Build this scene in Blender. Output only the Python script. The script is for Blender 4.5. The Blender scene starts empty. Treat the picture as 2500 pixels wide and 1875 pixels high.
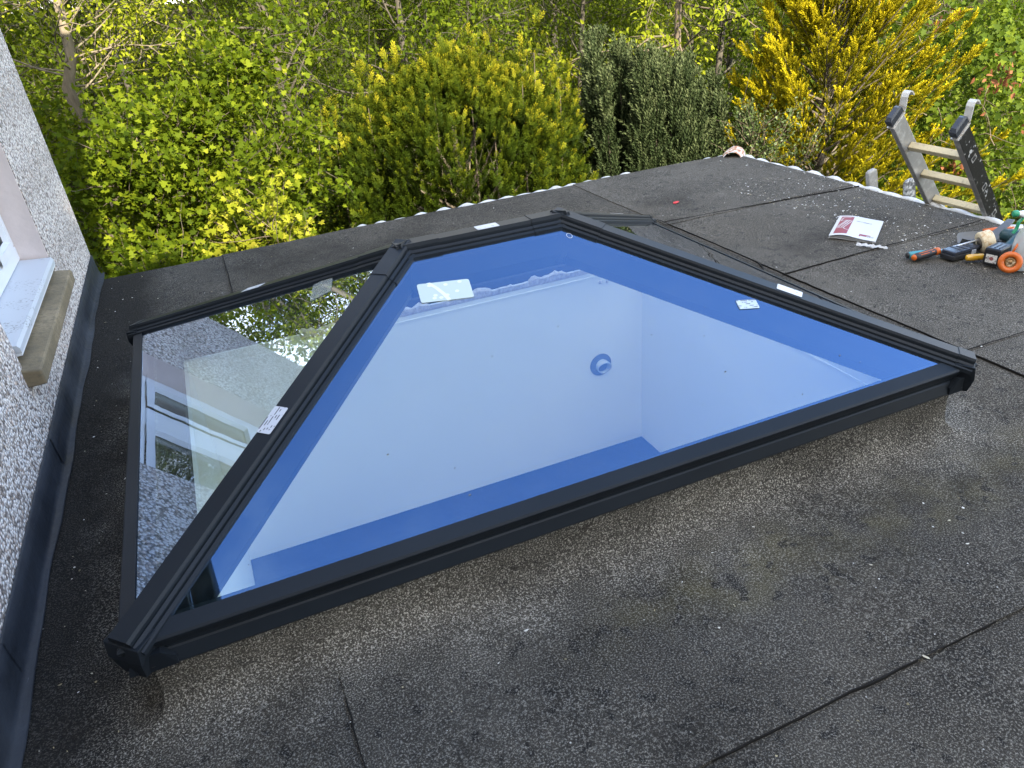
import bpy, math, random
import numpy as np
from mathutils import Vector, Matrix
random.seed(7); rng = np.random.default_rng(7)
R_ = math.radians
scene = bpy.context.scene

# ------------------------------------------------------------------ camera, sky, sun, exposure
cam_d = bpy.data.cameras.new('camera'); cam = bpy.data.objects.new('camera', cam_d)
scene.collection.objects.link(cam); scene.camera = cam
cam_d.sensor_width = 36.0; cam_d.lens = 1845.86 / 2500 * 36; cam_d.clip_start = 0.05; cam_d.clip_end = 2000
cx = Vector((0.916, -0.392, -0.078)).normalized(); cz = Vector((-0.311, -0.821, 0.479)); cz = (cz - cx * cz.dot(cx)).normalized()
cy = cz.cross(cx)
cam.matrix_world = Matrix(((cx.x, cy.x, cz.x, 0.354), (cx.y, cy.y, cz.y, -1.199), (cx.z, cy.z, cz.z, 1.247), (0, 0, 0, 1)))

to_sun = Vector((0.06, -0.83, 0.50)).normalized()
SUN_EL = math.asin(to_sun.z); SUN_AZ = math.atan2(to_sun.x, to_sun.y)      # azimuth from +Y towards +X
SKY, CLOUD = .14, .62
world = bpy.data.worlds.new('World'); scene.world = world; world.use_nodes = True
wn = world.node_tree.nodes; wl = world.node_tree.links
sky = wn.new('ShaderNodeTexSky'); sky.sky_type = 'NISHITA'; sky.sun_disc = False
sky.sun_elevation = SUN_EL; sky.sun_rotation = SUN_AZ; sky.air_density = 1.0; sky.dust_density = 0.3; sky.ozone_density = 2.5
# broken white cloud, denser towards the horizon, over the clear sky
tc = wn.new('ShaderNodeTexCoord'); sx = wn.new('ShaderNodeSeparateXYZ'); wl.new(tc.outputs['Generated'], sx.inputs[0])
def wmath(op, a, b):
    q = wn.new('ShaderNodeMath'); q.operation = op
    for i, v in enumerate((a, b)):
        if isinstance(v, bpy.types.NodeSocket): wl.new(v, q.inputs[i])
        else: q.inputs[i].default_value = v
    return q.outputs[0]
zz = wmath('MAXIMUM', sx.outputs[2], 0.0); den = wmath('ADD', zz, .12)
cb = wn.new('ShaderNodeCombineXYZ'); wl.new(wmath('DIVIDE', sx.outputs[0], den), cb.inputs[0]); wl.new(wmath('DIVIDE', sx.outputs[1], den), cb.inputs[1]); cb.inputs[2].default_value = 22.4
cn = wn.new('ShaderNodeTexNoise'); cn.inputs['Scale'].default_value = .7; cn.inputs['Detail'].default_value = 7; cn.inputs['Roughness'].default_value = .55; wl.new(cb.outputs[0], cn.inputs['Vector'])
thr = wmath('ADD', wmath('MULTIPLY', zz, .14), .36)
cm = wn.new('ShaderNodeMapRange'); cm.interpolation_type = 'SMOOTHSTEP'; wl.new(wmath('SUBTRACT', cn.outputs['Fac'], thr), cm.inputs[0]); cm.inputs[1].default_value = 0.0; cm.inputs[2].default_value = .16; cm.inputs[4].default_value = .92
sc = wn.new('ShaderNodeVectorMath'); sc.operation = 'SCALE'; sc.inputs['Scale'].default_value = SKY; wl.new(sky.outputs['Color'], sc.inputs[0])
cmix = wn.new('ShaderNodeMix'); cmix.data_type = 'RGBA'; wl.new(cm.outputs[0], cmix.inputs['Factor']); wl.new(sc.outputs[0], cmix.inputs['A']); cmix.inputs['B'].default_value = (CLOUD * 1.0, CLOUD * .96, CLOUD * .90, 1)
wl.new(cmix.outputs['Result'], wn['Background'].inputs['Color']); wn['Background'].inputs['Strength'].default_value = 1.0
sun_d = bpy.data.lights.new('sun', 'SUN'); sun_d.energy = 3.0; sun_d.angle = R_(0.53); sun_d.color = (1.0, 0.90, 0.74)
sun = bpy.data.objects.new('sun', sun_d); scene.collection.objects.link(sun)
sun.rotation_euler = (-to_sun).to_track_quat('-Z', 'Y').to_euler(); sun.location = (0, -20, 15)
vs = scene.view_settings; vs.view_transform = 'Standard'; vs.look = 'None'; vs.gamma = 1.0; vs.exposure = 2.82; vs.use_curve_mapping = False
scene.cycles.max_bounces = 14; scene.cycles.transparent_max_bounces = 24
scene.cycles.diffuse_bounces = 8; scene.cycles.glossy_bounces = 5; scene.cycles.sample_clamp_indirect = 8

# ------------------------------------------------------------------ helpers
OFF = {}
def link(o): scene.collection.objects.link(o); return o
def tag(o, label=None, cat=None, group=None, kind=None):
    if label: o['label'] = label
    if cat: o['category'] = cat
    if group: o['group'] = group
    if kind: o['kind'] = kind
    return o
def thing(name, label, cat, loc=(0, 0, 0), group=None, local=False):
    o = link(bpy.data.objects.new(name, None)); o.location = loc; o.empty_display_size = 0.1
    OFF[o] = Vector((0, 0, 0)) if local else Vector(loc)
    return tag(o, label, cat, group)
def mesh(name, verts, faces, mat, parent=None, smooth=False, bevel=0, label=None, mats=None, fmats=None):
    me = bpy.data.meshes.new(name)
    off = OFF.get(parent, Vector((0, 0, 0))) if parent is not None else Vector((0, 0, 0))
    me.from_pydata([(v[0] - off.x, v[1] - off.y, v[2] - off.z) for v in verts], [], [tuple(f) for f in faces])
    for m in (mats or [mat]): me.materials.append(m)
    if fmats:
        for i, p in enumerate(me.polygons): p.material_index = fmats[i]
    if smooth:
        for p in me.polygons: p.use_smooth = True
    me.update()
    o = link(bpy.data.objects.new(name, me))
    if parent is not None: o.parent = parent; OFF[o] = off
    else: OFF[o] = Vector((0, 0, 0))
    if bevel:
        b = o.modifiers.new('bevel', 'BEVEL'); b.width = bevel; b.segments = 2; b.limit_method = 'ANGLE'; b.angle_limit = R_(40)
    if label: o['label'] = label
    return o
BOXF = [(0, 3, 2, 1), (4, 5, 6, 7), (0, 1, 5, 4), (1, 2, 6, 5), (2, 3, 7, 6), (3, 0, 4, 7)]
def box_v(lo, hi):
    a, b = lo, hi
    return [(a[0], a[1], a[2]), (b[0], a[1], a[2]), (b[0], b[1], a[2]), (a[0], b[1], a[2]),
            (a[0], a[1], b[2]), (b[0], a[1], b[2]), (b[0], b[1], b[2]), (a[0], b[1], b[2])]
def box(name, lo, hi, mat, parent=None, bevel=0.0, label=None): return mesh(name, box_v(lo, hi), BOXF, mat, parent, bevel=bevel, label=label)
def obox(name, c, ax, half, mat, parent=None, bevel=0.0):
    """box with centre c, three unit axes and half sizes"""
    c = Vector(c); v = []
    for s in [(-1, -1, -1), (1, -1, -1), (1, 1, -1), (-1, 1, -1), (-1, -1, 1), (1, -1, 1), (1, 1, 1), (-1, 1, 1)]:
        v.append(tuple(c + sum((Vector(ax[i]) * (s[i] * half[i]) for i in range(3)), Vector())))
    return mesh(name, v, BOXF, mat, parent, bevel=bevel)
def tube_v(pts, rad, n=8, cap=True):
    pts = [Vector(p) for p in pts]; V = []; F = []
    if not hasattr(rad, '__len__'): rad = [rad] * len(pts)
    ref = None
    for i, p in enumerate(pts):
        d = (pts[min(i + 1, len(pts) - 1)] - pts[max(i - 1, 0)]).normalized()
        if ref is None: ref = Vector((0, 0, 1)) if abs(d.z) < .9 else Vector((1, 0, 0))
        a = d.cross(ref).normalized(); b = a.cross(d).normalized(); ref = b
        for k in range(n):
            t = 2 * math.pi * k / n; V.append(tuple(p + (a * math.cos(t) + b * math.sin(t)) * rad[i]))
    for i in range(len(pts) - 1):
        for k in range(n):
            F.append((i * n + k, i * n + (k + 1) % n, (i + 1) * n + (k + 1) % n, (i + 1) * n + k))
    if cap: F.append(tuple(range(n))[::-1]); F.append(tuple((len(pts) - 1) * n + k for k in range(n)))
    return V, F
def join(*vf):
    V = []; F = []
    for v, f in vf:
        o = len(V); V += list(v); F += [tuple(i + o for i in q) for q in f]
    return V, F
def sweep_v(prof, P0, P1, lat, up, closed=True):
    """prof: list of (lateral, up) ; from P0 to P1"""
    P0 = Vector(P0); P1 = Vector(P1); lat = Vector(lat); up = Vector(up); n = len(prof)
    V = [tuple(P + lat * a + up * b) for P in (P0, P1) for a, b in prof]
    F = [(i, (i + 1) % n, n + (i + 1) % n, n + i) for i in range(n if closed else n - 1)]
    if closed: F += [tuple(range(n))[::-1], tuple(range(n, 2 * n))]
    return V, F
def copy_tree(o, parent=None):
    c = o.copy(); link(c); c.parent = parent
    for ch in list(o.children): copy_tree(ch, c)
    return c

# ------------------------------------------------------------------ materials
def nt(name):
    m = bpy.data.materials.new(name); m.use_nodes = True
    n = m.node_tree.nodes; return m, n, m.node_tree.links, n['Principled BSDF']
def simple(name, col, rough=.5, metal=0, spec=.5, noise=0, nscale=30, bump=0, bscale=80, coat=0):
    m, n, l, b = nt(name)
    b.inputs['Base Color'].default_value = (*col, 1); b.inputs['Roughness'].default_value = rough
    b.inputs['Metallic'].default_value = metal; b.inputs['Specular IOR Level'].default_value = spec
    if coat: b.inputs['Coat Weight'].default_value = coat; b.inputs['Coat Roughness'].default_value = .1
    g = n.new('ShaderNodeNewGeometry')
    if noise:
        t = n.new('ShaderNodeTexNoise'); t.inputs['Scale'].default_value = nscale; t.inputs['Detail'].default_value = 6
        l.new(g.outputs['Position'], t.inputs['Vector'])
        r = n.new('ShaderNodeMapRange'); r.inputs[1].default_value = .3; r.inputs[2].default_value = .7
        r.inputs[3].default_value = 1 - noise; r.inputs[4].default_value = 1 + noise
        l.new(t.outputs['Fac'], r.inputs[0])
        x = n.new('ShaderNodeVectorMath'); x.operation = 'SCALE'; x.inputs[0].default_value = col
        l.new(r.outputs[0], x.inputs['Scale']); l.new(x.outputs[0], b.inputs['Base Color'])
    if bump:
        t = n.new('ShaderNodeTexNoise'); t.inputs['Scale'].default_value = bscale; t.inputs['Detail'].default_value = 5
        l.new(g.outputs['Position'], t.inputs['Vector'])
        u = n.new('ShaderNodeBump'); u.inputs['Strength'].default_value = bump; u.inputs['Distance'].default_value = .01
        l.new(t.outputs['Fac'], u.inputs['Height']); l.new(u.outputs[0], b.inputs['Normal'])
    return m
class NB:
    """tiny node builder"""
    def __init__(s, name): s.m, s.n, s.l, s.b = nt(name); s.g = s.n.new('ShaderNodeNewGeometry'); s.pos = s.g.outputs['Position']
    def tex(s, kind, scale, detail=4, vec=None, rough=.5, **kw):
        t = s.n.new(kind); t.inputs['Scale'].default_value = scale
        if 'Detail' in t.inputs and kind == 'ShaderNodeTexNoise': t.inputs['Detail'].default_value = detail; t.inputs['Roughness'].default_value = rough
        s.l.new(vec or s.pos, t.inputs['Vector'])
        for k, v in kw.items(): setattr(t, k, v)
        return t
    def ramp(s, src, stops):
        r = s.n.new('ShaderNodeValToRGB'); e = r.color_ramp.elements
        while len(e) < len(stops): e.new(.5)
        for i, (p, c) in enumerate(stops): e[i].position = p; e[i].color = (*c, 1) if hasattr(c, '__len__') else (c, c, c, 1)
        s.l.new(src, r.inputs[0]); return r.outputs[0]
    def mix(s, fac, a, b, mode='MIX'):
        x = s.n.new('ShaderNodeMix'); x.data_type = 'RGBA'; x.blend_type = mode
        for sock, v in ((x.inputs['Factor'], fac), (x.inputs['A'], a), (x.inputs['B'], b)):
            if hasattr(v, 'links') or isinstance(v, bpy.types.NodeSocket): s.l.new(v, sock)
            elif hasattr(v, '__len__'): sock.default_value = (*v, 1)
            else: sock.default_value = v
        return x.outputs['Result']
    def math(s, op, a, b=0.0, c=None):
        x = s.n.new('ShaderNodeMath'); x.operation = op
        for i, v in enumerate((a, b) if c is None else (a, b, c)):
            if isinstance(v, bpy.types.NodeSocket): s.l.new(v, x.inputs[i])
            else: x.inputs[i].default_value = v
        return x.outputs[0]
    def xyz(s, vec=None):
        x = s.n.new('ShaderNodeSeparateXYZ'); s.l.new(vec or s.pos, x.inputs[0]); return x.outputs
    def map(s, scale=(1, 1, 1), rot=(0, 0, 0), loc=(0, 0, 0), vec=None):
        x = s.n.new('ShaderNodeMapping'); x.inputs['Scale'].default_value = scale; x.inputs['Rotation'].default_value = rot; x.inputs['Location'].default_value = loc
        s.l.new(vec or s.pos, x.inputs[0]); return x.outputs[0]
    def bump(s, h, strength, dist, prev=None):
        u = s.n.new('ShaderNodeBump'); u.inputs['Strength'].default_value = strength; u.inputs['Distance'].default_value = dist
        s.l.new(h, u.inputs['Height'])
        if prev is not None: s.l.new(prev, u.inputs['Normal'])
        s.l.new(u.outputs[0], s.b.inputs['Normal']); return u.outputs[0]
    def out(s, col, rough=.6):
        s.l.new(col, s.b.inputs['Base Color'])
        if isinstance(rough, bpy.types.NodeSocket): s.l.new(rough, s.b.inputs['Roughness'])
        else: s.b.inputs['Roughness'].default_value = rough
        return s.m

def felt_material(name, lo, hi, grain, moss=True):
    k = NB(name)
    big = k.tex('ShaderNodeTexNoise', 2.2, 5).outputs['Fac']
    mid = k.tex('ShaderNodeTexNoise', 14, 6, rough=.65).outputs['Fac']
    c = k.ramp(k.math('ADD', k.math('MULTIPLY', big, .6), k.math('MULTIPLY', mid, .4)), [(.36, lo), (.64, hi)])
    # warm brown drift
    wn_ = k.tex('ShaderNodeTexNoise', 1.1, 4, k.map(loc=(7, 3, 1))).outputs['Fac']
    c = k.mix(k.ramp(wn_, [(.45, 0), (.7, .55)]), c, (.046, .038, .027), 'MIX')
    if moss:
        o = k.xyz(); ny = k.tex('ShaderNodeTexNoise', 3.5, 4).outputs['Fac']
        yy = k.math('ADD', o[1], k.math('MULTIPLY', k.math('SUBTRACT', ny, .5), .25))
        band = k.math('MULTIPLY', k.ramp(k.math('ADD', k.math('MULTIPLY', k.math('ABSOLUTE', k.math('ADD', yy, .16)), 5.0), 0.0), [(0.0, 1.0), (.75, 0.0)]),
                      k.ramp(k.math('MULTIPLY', o[0], .4), [(.3, 0.0), (.5, 1.0), (.95, .5)]))
        pn = k.ramp(k.tex('ShaderNodeTexNoise', 9, 5).outputs['Fac'], [(.36, 0), (.62, .55)])
        c = k.mix(k.math('MULTIPLY', band, pn), c, (.105, .088, .030))
    # round dark damp spots
    sp = k.tex('ShaderNodeTexNoise', 24, 2).outputs['Fac']
    c = k.mix(k.ramp(sp, [(.615, 0), (.66, .8)]), c, (.011, .0105, .010))
    o2 = k.xyz(); wob_ = k.tex('ShaderNodeTexNoise', 6, 5, rough=.65).outputs['Fac']
    ddx = k.math('MAXIMUM', k.math('MULTIPLY', o2[0], -1.0), k.math('SUBTRACT', o2[0], 2.147)); ddy = k.math('MAXIMUM', k.math('MULTIPLY', o2[1], -1.0), k.math('SUBTRACT', o2[1], 1.65))
    dist = k.math('ADD', k.math('MAXIMUM', ddx, ddy), k.math('MULTIPLY', k.math('SUBTRACT', wob_, .5), .34))
    wear = k.math('MULTIPLY', k.ramp(dist, [(0.02, 1.0), (.17, 0.0)]), k.ramp(k.tex('ShaderNodeTexNoise', 4.5, 5, k.map(loc=(3, 9, 2))).outputs['Fac'], [(.36, .45), (.55, 1.0)]))
    c = k.mix(k.math('MULTIPLY', wear, .55), c, (.095, .086, .07))
    damp = k.ramp(k.tex('ShaderNodeTexNoise', 1.5, 6, k.map(loc=(11, 5, 0)), rough=.6).outputs['Fac'], [(.52, 0), (.63, .5)])
    c = k.mix(damp, c, (.014, .0128, .011))
    # dark strip along the house wall: smoother felt plus the wall's shade painted in
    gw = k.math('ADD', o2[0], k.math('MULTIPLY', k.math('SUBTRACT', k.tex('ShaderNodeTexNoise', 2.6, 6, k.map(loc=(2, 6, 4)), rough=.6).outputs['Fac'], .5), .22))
    wall_shade = k.ramp(k.math('ADD', gw, .4), [(.34, .85), (.47, 0.0)])
    c = k.mix(wall_shade, c, (.0125, .0115, .0105))
    # mineral grains
    g1 = k.tex('ShaderNodeTexNoise', 250, 3, rough=.85).outputs['Fac']
    g2 = k.tex('ShaderNodeTexVoronoi', 190, feature='F1')
    gr = k.math('MULTIPLY', k.ramp(g1, [(.52, 0), (.62, 1)]), k.math('MULTIPLY_ADD', wear, .55, k.math('MULTIPLY', k.math('SUBTRACT', 1.0, k.math('MULTIPLY', k.math('MAXIMUM', damp, wall_shade), .8)), grain)))
    c = k.mix(gr, c, (.52, .485, .415))
    c = k.mix(k.ramp(g1, [(.30, .75), (.46, 0)]), c, (.008, .008, .009))
    pick = k.ramp(g2.outputs['Color'], [(.955, 0), (.965, 1)])
    c = k.mix(k.math('MULTIPLY', pick, k.ramp(g2.outputs['Distance'], [(.25, .8), (.4, 0)])), c, (.55, .54, .5))
    # pale scuff scratches
    s1 = k.tex('ShaderNodeTexNoise', 5, 6, k.map((3.2, 22, 3), (0, 0, .25)), rough=.7).outputs['Fac']
    c = k.mix(k.ramp(s1, [(.70, 0), (.78, .35)]), c, (.2, .2, .19))
    k.bump(k.math('ADD', g1, k.math('MULTIPLY', mid, .8)), .7, .004)
    k.b.inputs['Specular IOR Level'].default_value = .08
    return k.out(c, .78)
M = {}
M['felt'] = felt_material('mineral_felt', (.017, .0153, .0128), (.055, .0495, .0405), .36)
M['felt_pale'] = felt_material('pale_felt', (.028, .0252, .021), (.074, .0665, .055), .46)  # paler, grainier felt for the right-hand sheets
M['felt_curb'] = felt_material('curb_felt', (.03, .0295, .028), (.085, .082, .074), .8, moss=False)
M['bitumen'] = simple('bitumen', (.014, .013, .012), .8, 0, .1)

def roughcast():
    k = NB('roughcast')
    v = k.tex('ShaderNodeTexVoronoi', 105, feature='F1'); v.inputs['Randomness'].default_value = 1
    n2 = k.tex('ShaderNodeTexNoise', 2.5, 5).outputs['Fac']; n3 = k.tex('ShaderNodeTexNoise', 60, 4).outputs['Fac']
    sep = k.n.new('ShaderNodeSeparateColor'); k.l.new(v.outputs['Color'], sep.inputs[0])
    c = k.ramp(sep.outputs[0], [(0, (.12, .095, .075)), (.2, (.37, .315, .26)), (.4, (.73, .67, .60)), (.8, (.90, .86, .80)), (1, (.60, .46, .36))])
    c = k.mix(k.ramp(v.outputs['Distance'], [(.42, 0), (.72, .7)]), c, (.10, .088, .085))
    c = k.mix(k.ramp(n2, [(.35, .2), (.65, 0)]), c, (.40, .35, .33))
    h = k.math('ADD', k.math('SUBTRACT', 1.0, v.outputs['Distance']), k.math('MULTIPLY', n3, .4))
    k.bump(h, .7, .008)
    k.b.inputs['Specular IOR Level'].default_value = .3
    return k.out(c, .75)
M['roughcast'] = roughcast()
def lead():
    k = NB('lead'); n1 = k.tex('ShaderNodeTexNoise', 6, 6, rough=.6).outputs['Fac']
    c = k.ramp(n1, [(.3, (.010, .013, .018)), (.7, (.032, .038, .048))])
    s = k.tex('ShaderNodeTexNoise', 30, 5, k.map((1, .35, 1.6), (.6, .2, .3)), rough=.75).outputs['Fac']
    c = k.mix(k.ramp(s, [(.66, 0), (.76, .45)]), c, (.26, .28, .3))
    k.bump(n1, .4, .03)
    k.b.inputs['Specular IOR Level'].default_value = .25
    return k.out(c, k.ramp(n1, [(.3, .5), (.7, .65)]))
M['lead'] = lead()
M['anthracite'] = simple('anthracite_powder_coat', (.012, .0155, .020), .40, 0, .14, .12, 3, .05, 900)
M['anthracite_trim'] = simple('anthracite_trim', (.010, .013, .017), .5, 0, .12)
M['gasket'] = simple('gasket', (.008, .008, .009), .6)
M['render_smooth'] = simple('reveal_render', (.58, .50, .465), .8, noise=.10, nscale=7, bump=.15, bscale=40)
M['upvc'] = simple('white_upvc', (.68, .70, .71), .28, 0, .5, .04, 4)
def dusty_sill():
    k = NB('dusty_upvc'); a = k.tex('ShaderNodeTexNoise', 9, 5).outputs['Fac']; b = k.tex('ShaderNodeTexNoise', 120, 3).outputs['Fac']
    c = k.mix(k.math('MULTIPLY', k.ramp(a, [(.5, 0), (.66, 1)]), k.ramp(b, [(.57, 0), (.63, .85)])), (.50, .53, .56), (.07, .065, .055))
    return k.out(c, .35)
M['dusty'] = dusty_sill()
def stone():
    k = NB('sandstone'); a = k.tex('ShaderNodeTexNoise', 5, 6, rough=.6).outputs['Fac']; b = k.tex('ShaderNodeTexNoise', 45, 5, k.map((1, 1, 4)), rough=.7).outputs['Fac']
    c = k.ramp(a, [(.3, (.12, .095, .055)), (.55, (.21, .165, .095)), (.75, (.33, .26, .16))])
    c = k.mix(k.ramp(b, [(.45, 0), (.65, .6)]), c, (.09, .08, .055)); k.bump(b, .35, .006)
    return k.out(c, .8)
M['stone'] = stone()
def paint_white():
    k = NB('shaft_paint'); a = k.tex('ShaderNodeTexNoise', 1.7, 3).outputs['Fac']; b = k.tex('ShaderNodeTexNoise', 130, 3, rough=.8).outputs['Fac']
    c = k.ramp(a, [(.3, (.86, .855, .82)), (.7, (.89, .885, .86))])
    c = k.mix(k.ramp(b, [(.76, 0), (.79, .7)]), c, (.3, .29, .27)); return k.out(c, .75)
M['shaft'] = paint_white()
M['plaster'] = simple('raw_plaster', (.62, .56, .56), .85, noise=.18, nscale=60, bump=.6, bscale=90)
M['dust_sheet'] = simple('dust_sheet', (.015, .017, .022), .6, 0, .3, .35, 5, .5, 12)
M['timber_dark'] = simple('curb_timber', (.022, .019, .017), .8, noise=.2, nscale=25)

def glass(name, f0, tint, gloss_tint, dirt=.02, pw=4.0):
    m = bpy.data.materials.new(name); m.use_nodes = True; n = m.node_tree.nodes; l = m.node_tree.links; n.clear()
    out = n.new('ShaderNodeOutputMaterial'); mix = n.new('ShaderNodeMixShader')
    tr = n.new('ShaderNodeBsdfTransparent'); tr.inputs[0].default_value = (*tint, 1)
    gl = n.new('ShaderNodeBsdfGlossy'); gl.inputs['Color'].default_value = (*gloss_tint, 1); gl.inputs['Roughness'].default_value = .004
    lw = n.new('ShaderNodeLayerWeight'); lw.inputs['Blend'].default_value = .5
    p = n.new('ShaderNodeMath'); p.operation = 'POWER'; p.inputs[1].default_value = pw; l.new(lw.outputs['Facing'], p.inputs[0])
    mr = n.new('ShaderNodeMapRange'); mr.inputs[3].default_value = f0; mr.inputs[4].default_value = 1.0; l.new(p.outputs[0], mr.inputs[0])
    g = n.new('ShaderNodeNewGeometry'); ns = n.new('ShaderNodeTexNoise'); ns.inputs['Scale'].default_value = 3.0; l.new(g.outputs['Position'], ns.inputs['Vector'])
    bp = n.new('ShaderNodeBump'); bp.inputs['Strength'].default_value = .035; bp.inputs['Distance'].default_value = .02
    l.new(ns.outputs['Fac'], bp.inputs['Height']); l.new(bp.outputs[0], gl.inputs['Normal'])
    tm = n.new('ShaderNodeMix'); tm.data_type = 'RGBA'; tm.inputs['A'].default_value = (*gloss_tint, 1); tm.inputs['B'].default_value = (1, 1, 1, 1)
    tp = n.new('ShaderNodeMath'); tp.operation = 'POWER'; tp.inputs[1].default_value = 1.6; l.new(lw.outputs['Facing'], tp.inputs[0]); l.new(tp.outputs[0], tm.inputs['Factor']); l.new(tm.outputs['Result'], gl.inputs['Color'])
    l.new(mr.outputs[0], mix.inputs[0]); l.new(tr.outputs[0], mix.inputs[1]); l.new(gl.outputs[0], mix.inputs[2])
    # faint film of dust and smears
    df = n.new('ShaderNodeBsdfDiffuse'); df.inputs[0].default_value = (.5, .5, .5, 1)
    n2 = n.new('ShaderNodeTexNoise'); n2.inputs['Scale'].default_value = 7; n2.inputs['Detail'].default_value = 8; n2.inputs['Roughness'].default_value = .7
    l.new(g.outputs['Position'], n2.inputs['Vector'])
    mr2 = n.new('ShaderNodeMapRange'); mr2.inputs[1].default_value = .45; mr2.inputs[2].default_value = .8; mr2.inputs[4].default_value = dirt * 2.5
    l.new(n2.outputs['Fac'], mr2.inputs[0])
    mix2 = n.new('ShaderNodeMixShader'); l.new(mr2.outputs[0], mix2.inputs[0]); l.new(mix.outputs[0], mix2.inputs[1]); l.new(df.outputs[0], mix2.inputs[2])
    l.new(mix2.outputs[0], out.inputs[0]); return m
M['glass'] = glass('solar_control_glass', .20, (.93, 1.0, .90), (.28, .54, 1.0), .009, 2.3)
M['glass_in'] = glass('inner_glass_face', .008, (1, 1, 1), (1, 1, 1), 0, 6.0)
M['window_glass'] = glass('window_glass', .07, (.55, .58, .56), (.95, .98, .97))
M['spacer'] = simple('glass_spacer', (.012, .013, .015), .5)
def label_mat(name, base, u, v, rot=0.0, dens=.5):
    """white sticker printed with rows of small dark unreadable dashes; u, v are the sticker's axes in the world"""
    k = NB(name); d1 = k.n.new('ShaderNodeVectorMath'); d1.operation = 'DOT_PRODUCT'; d1.inputs[1].default_value = u; k.l.new(k.pos, d1.inputs[0])
    d2 = k.n.new('ShaderNodeVectorMath'); d2.operation = 'DOT_PRODUCT'; d2.inputs[1].default_value = v; k.l.new(k.pos, d2.inputs[0])
    row = k.math('FRACT', k.math('MULTIPLY', d2.outputs['Value'], 150)); rowid = k.math('FLOOR', k.math('MULTIPLY', d2.outputs['Value'], 150))
    ln = k.math('LESS_THAN', row, .36)
    cb = k.n.new('ShaderNodeCombineXYZ'); k.l.new(k.math('MULTIPLY', d1.outputs['Value'], 1.0), cb.inputs[0]); k.l.new(k.math('MULTIPLY', rowid, 3.7), cb.inputs[1])
    t = k.tex('ShaderNodeTexNoise', 55, 3, cb.outputs[0]).outputs['Fac']
    on = k.math('GREATER_THAN', t, dens); c = k.mix(k.math('MULTIPLY', ln, on), base, (.03, .03, .04))
    return k.out(c, .5)

M['white_trim'] = simple('weathered_white_trim', (.50, .50, .49), .55, noise=.22, nscale=22, bump=.3)
def rusty():
    k = NB('rusty_white'); a = k.tex('ShaderNodeTexNoise', 40, 5).outputs['Fac']
    return k.out(k.ramp(a, [(.42, (.62, .6, .56)), (.5, (.42, .2, .09)), (.62, (.3, .11, .05)), (.7, (.6, .57, .52))]), .7)
M['rusty'] = rusty()
M['render_ext'] = simple('extension_render', (.35, .33, .3), .9, noise=.15, nscale=5)
M['fascia'] = simple('fascia_board', (.06, .055, .05), .6)

# ================================================================== SETTING: ground
GZ = -2.9
def ground_mat():
    k = NB('garden_soil'); a = k.tex('ShaderNodeTexNoise', 3, 8, rough=.7).outputs['Fac']
    c = k.ramp(a, [(.35, (.012, .011, .007)), (.55, (.03, .03, .012)), (.7, (.045, .06, .018))]); k.bump(a, .8, .2); k.b.inputs['Specular IOR Level'].default_value = 0; return k.out(c, 1.0)
gx = [-900, -200, -60, -25] + list(np.linspace(-12, 25, 38)) + [40, 80, 250, 900]; gy = [-900, -200, -60, -20] + list(np.linspace(-5, 30, 36)) + [45, 90, 250, 900]
gv = []; gf = []
for j, y in enumerate(gy):
    for i, x in enumerate(gx):
        bank = max(0, min(1, (y - 7) / 12)) * 1.1 if -30 < x < 40 else 1.1
        gv.append((x, y, GZ + bank + .06 * math.sin(x * 1.7 + y) * math.cos(y * 1.3)))
for j in range(len(gy) - 1):
    for i in range(len(gx) - 1):
        a = j * len(gx) + i; gf.append((a, a + 1, a + 1 + len(gx), a + len(gx)))
tag(mesh('ground', gv, gf, ground_mat(), smooth=True), kind='structure')

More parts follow.
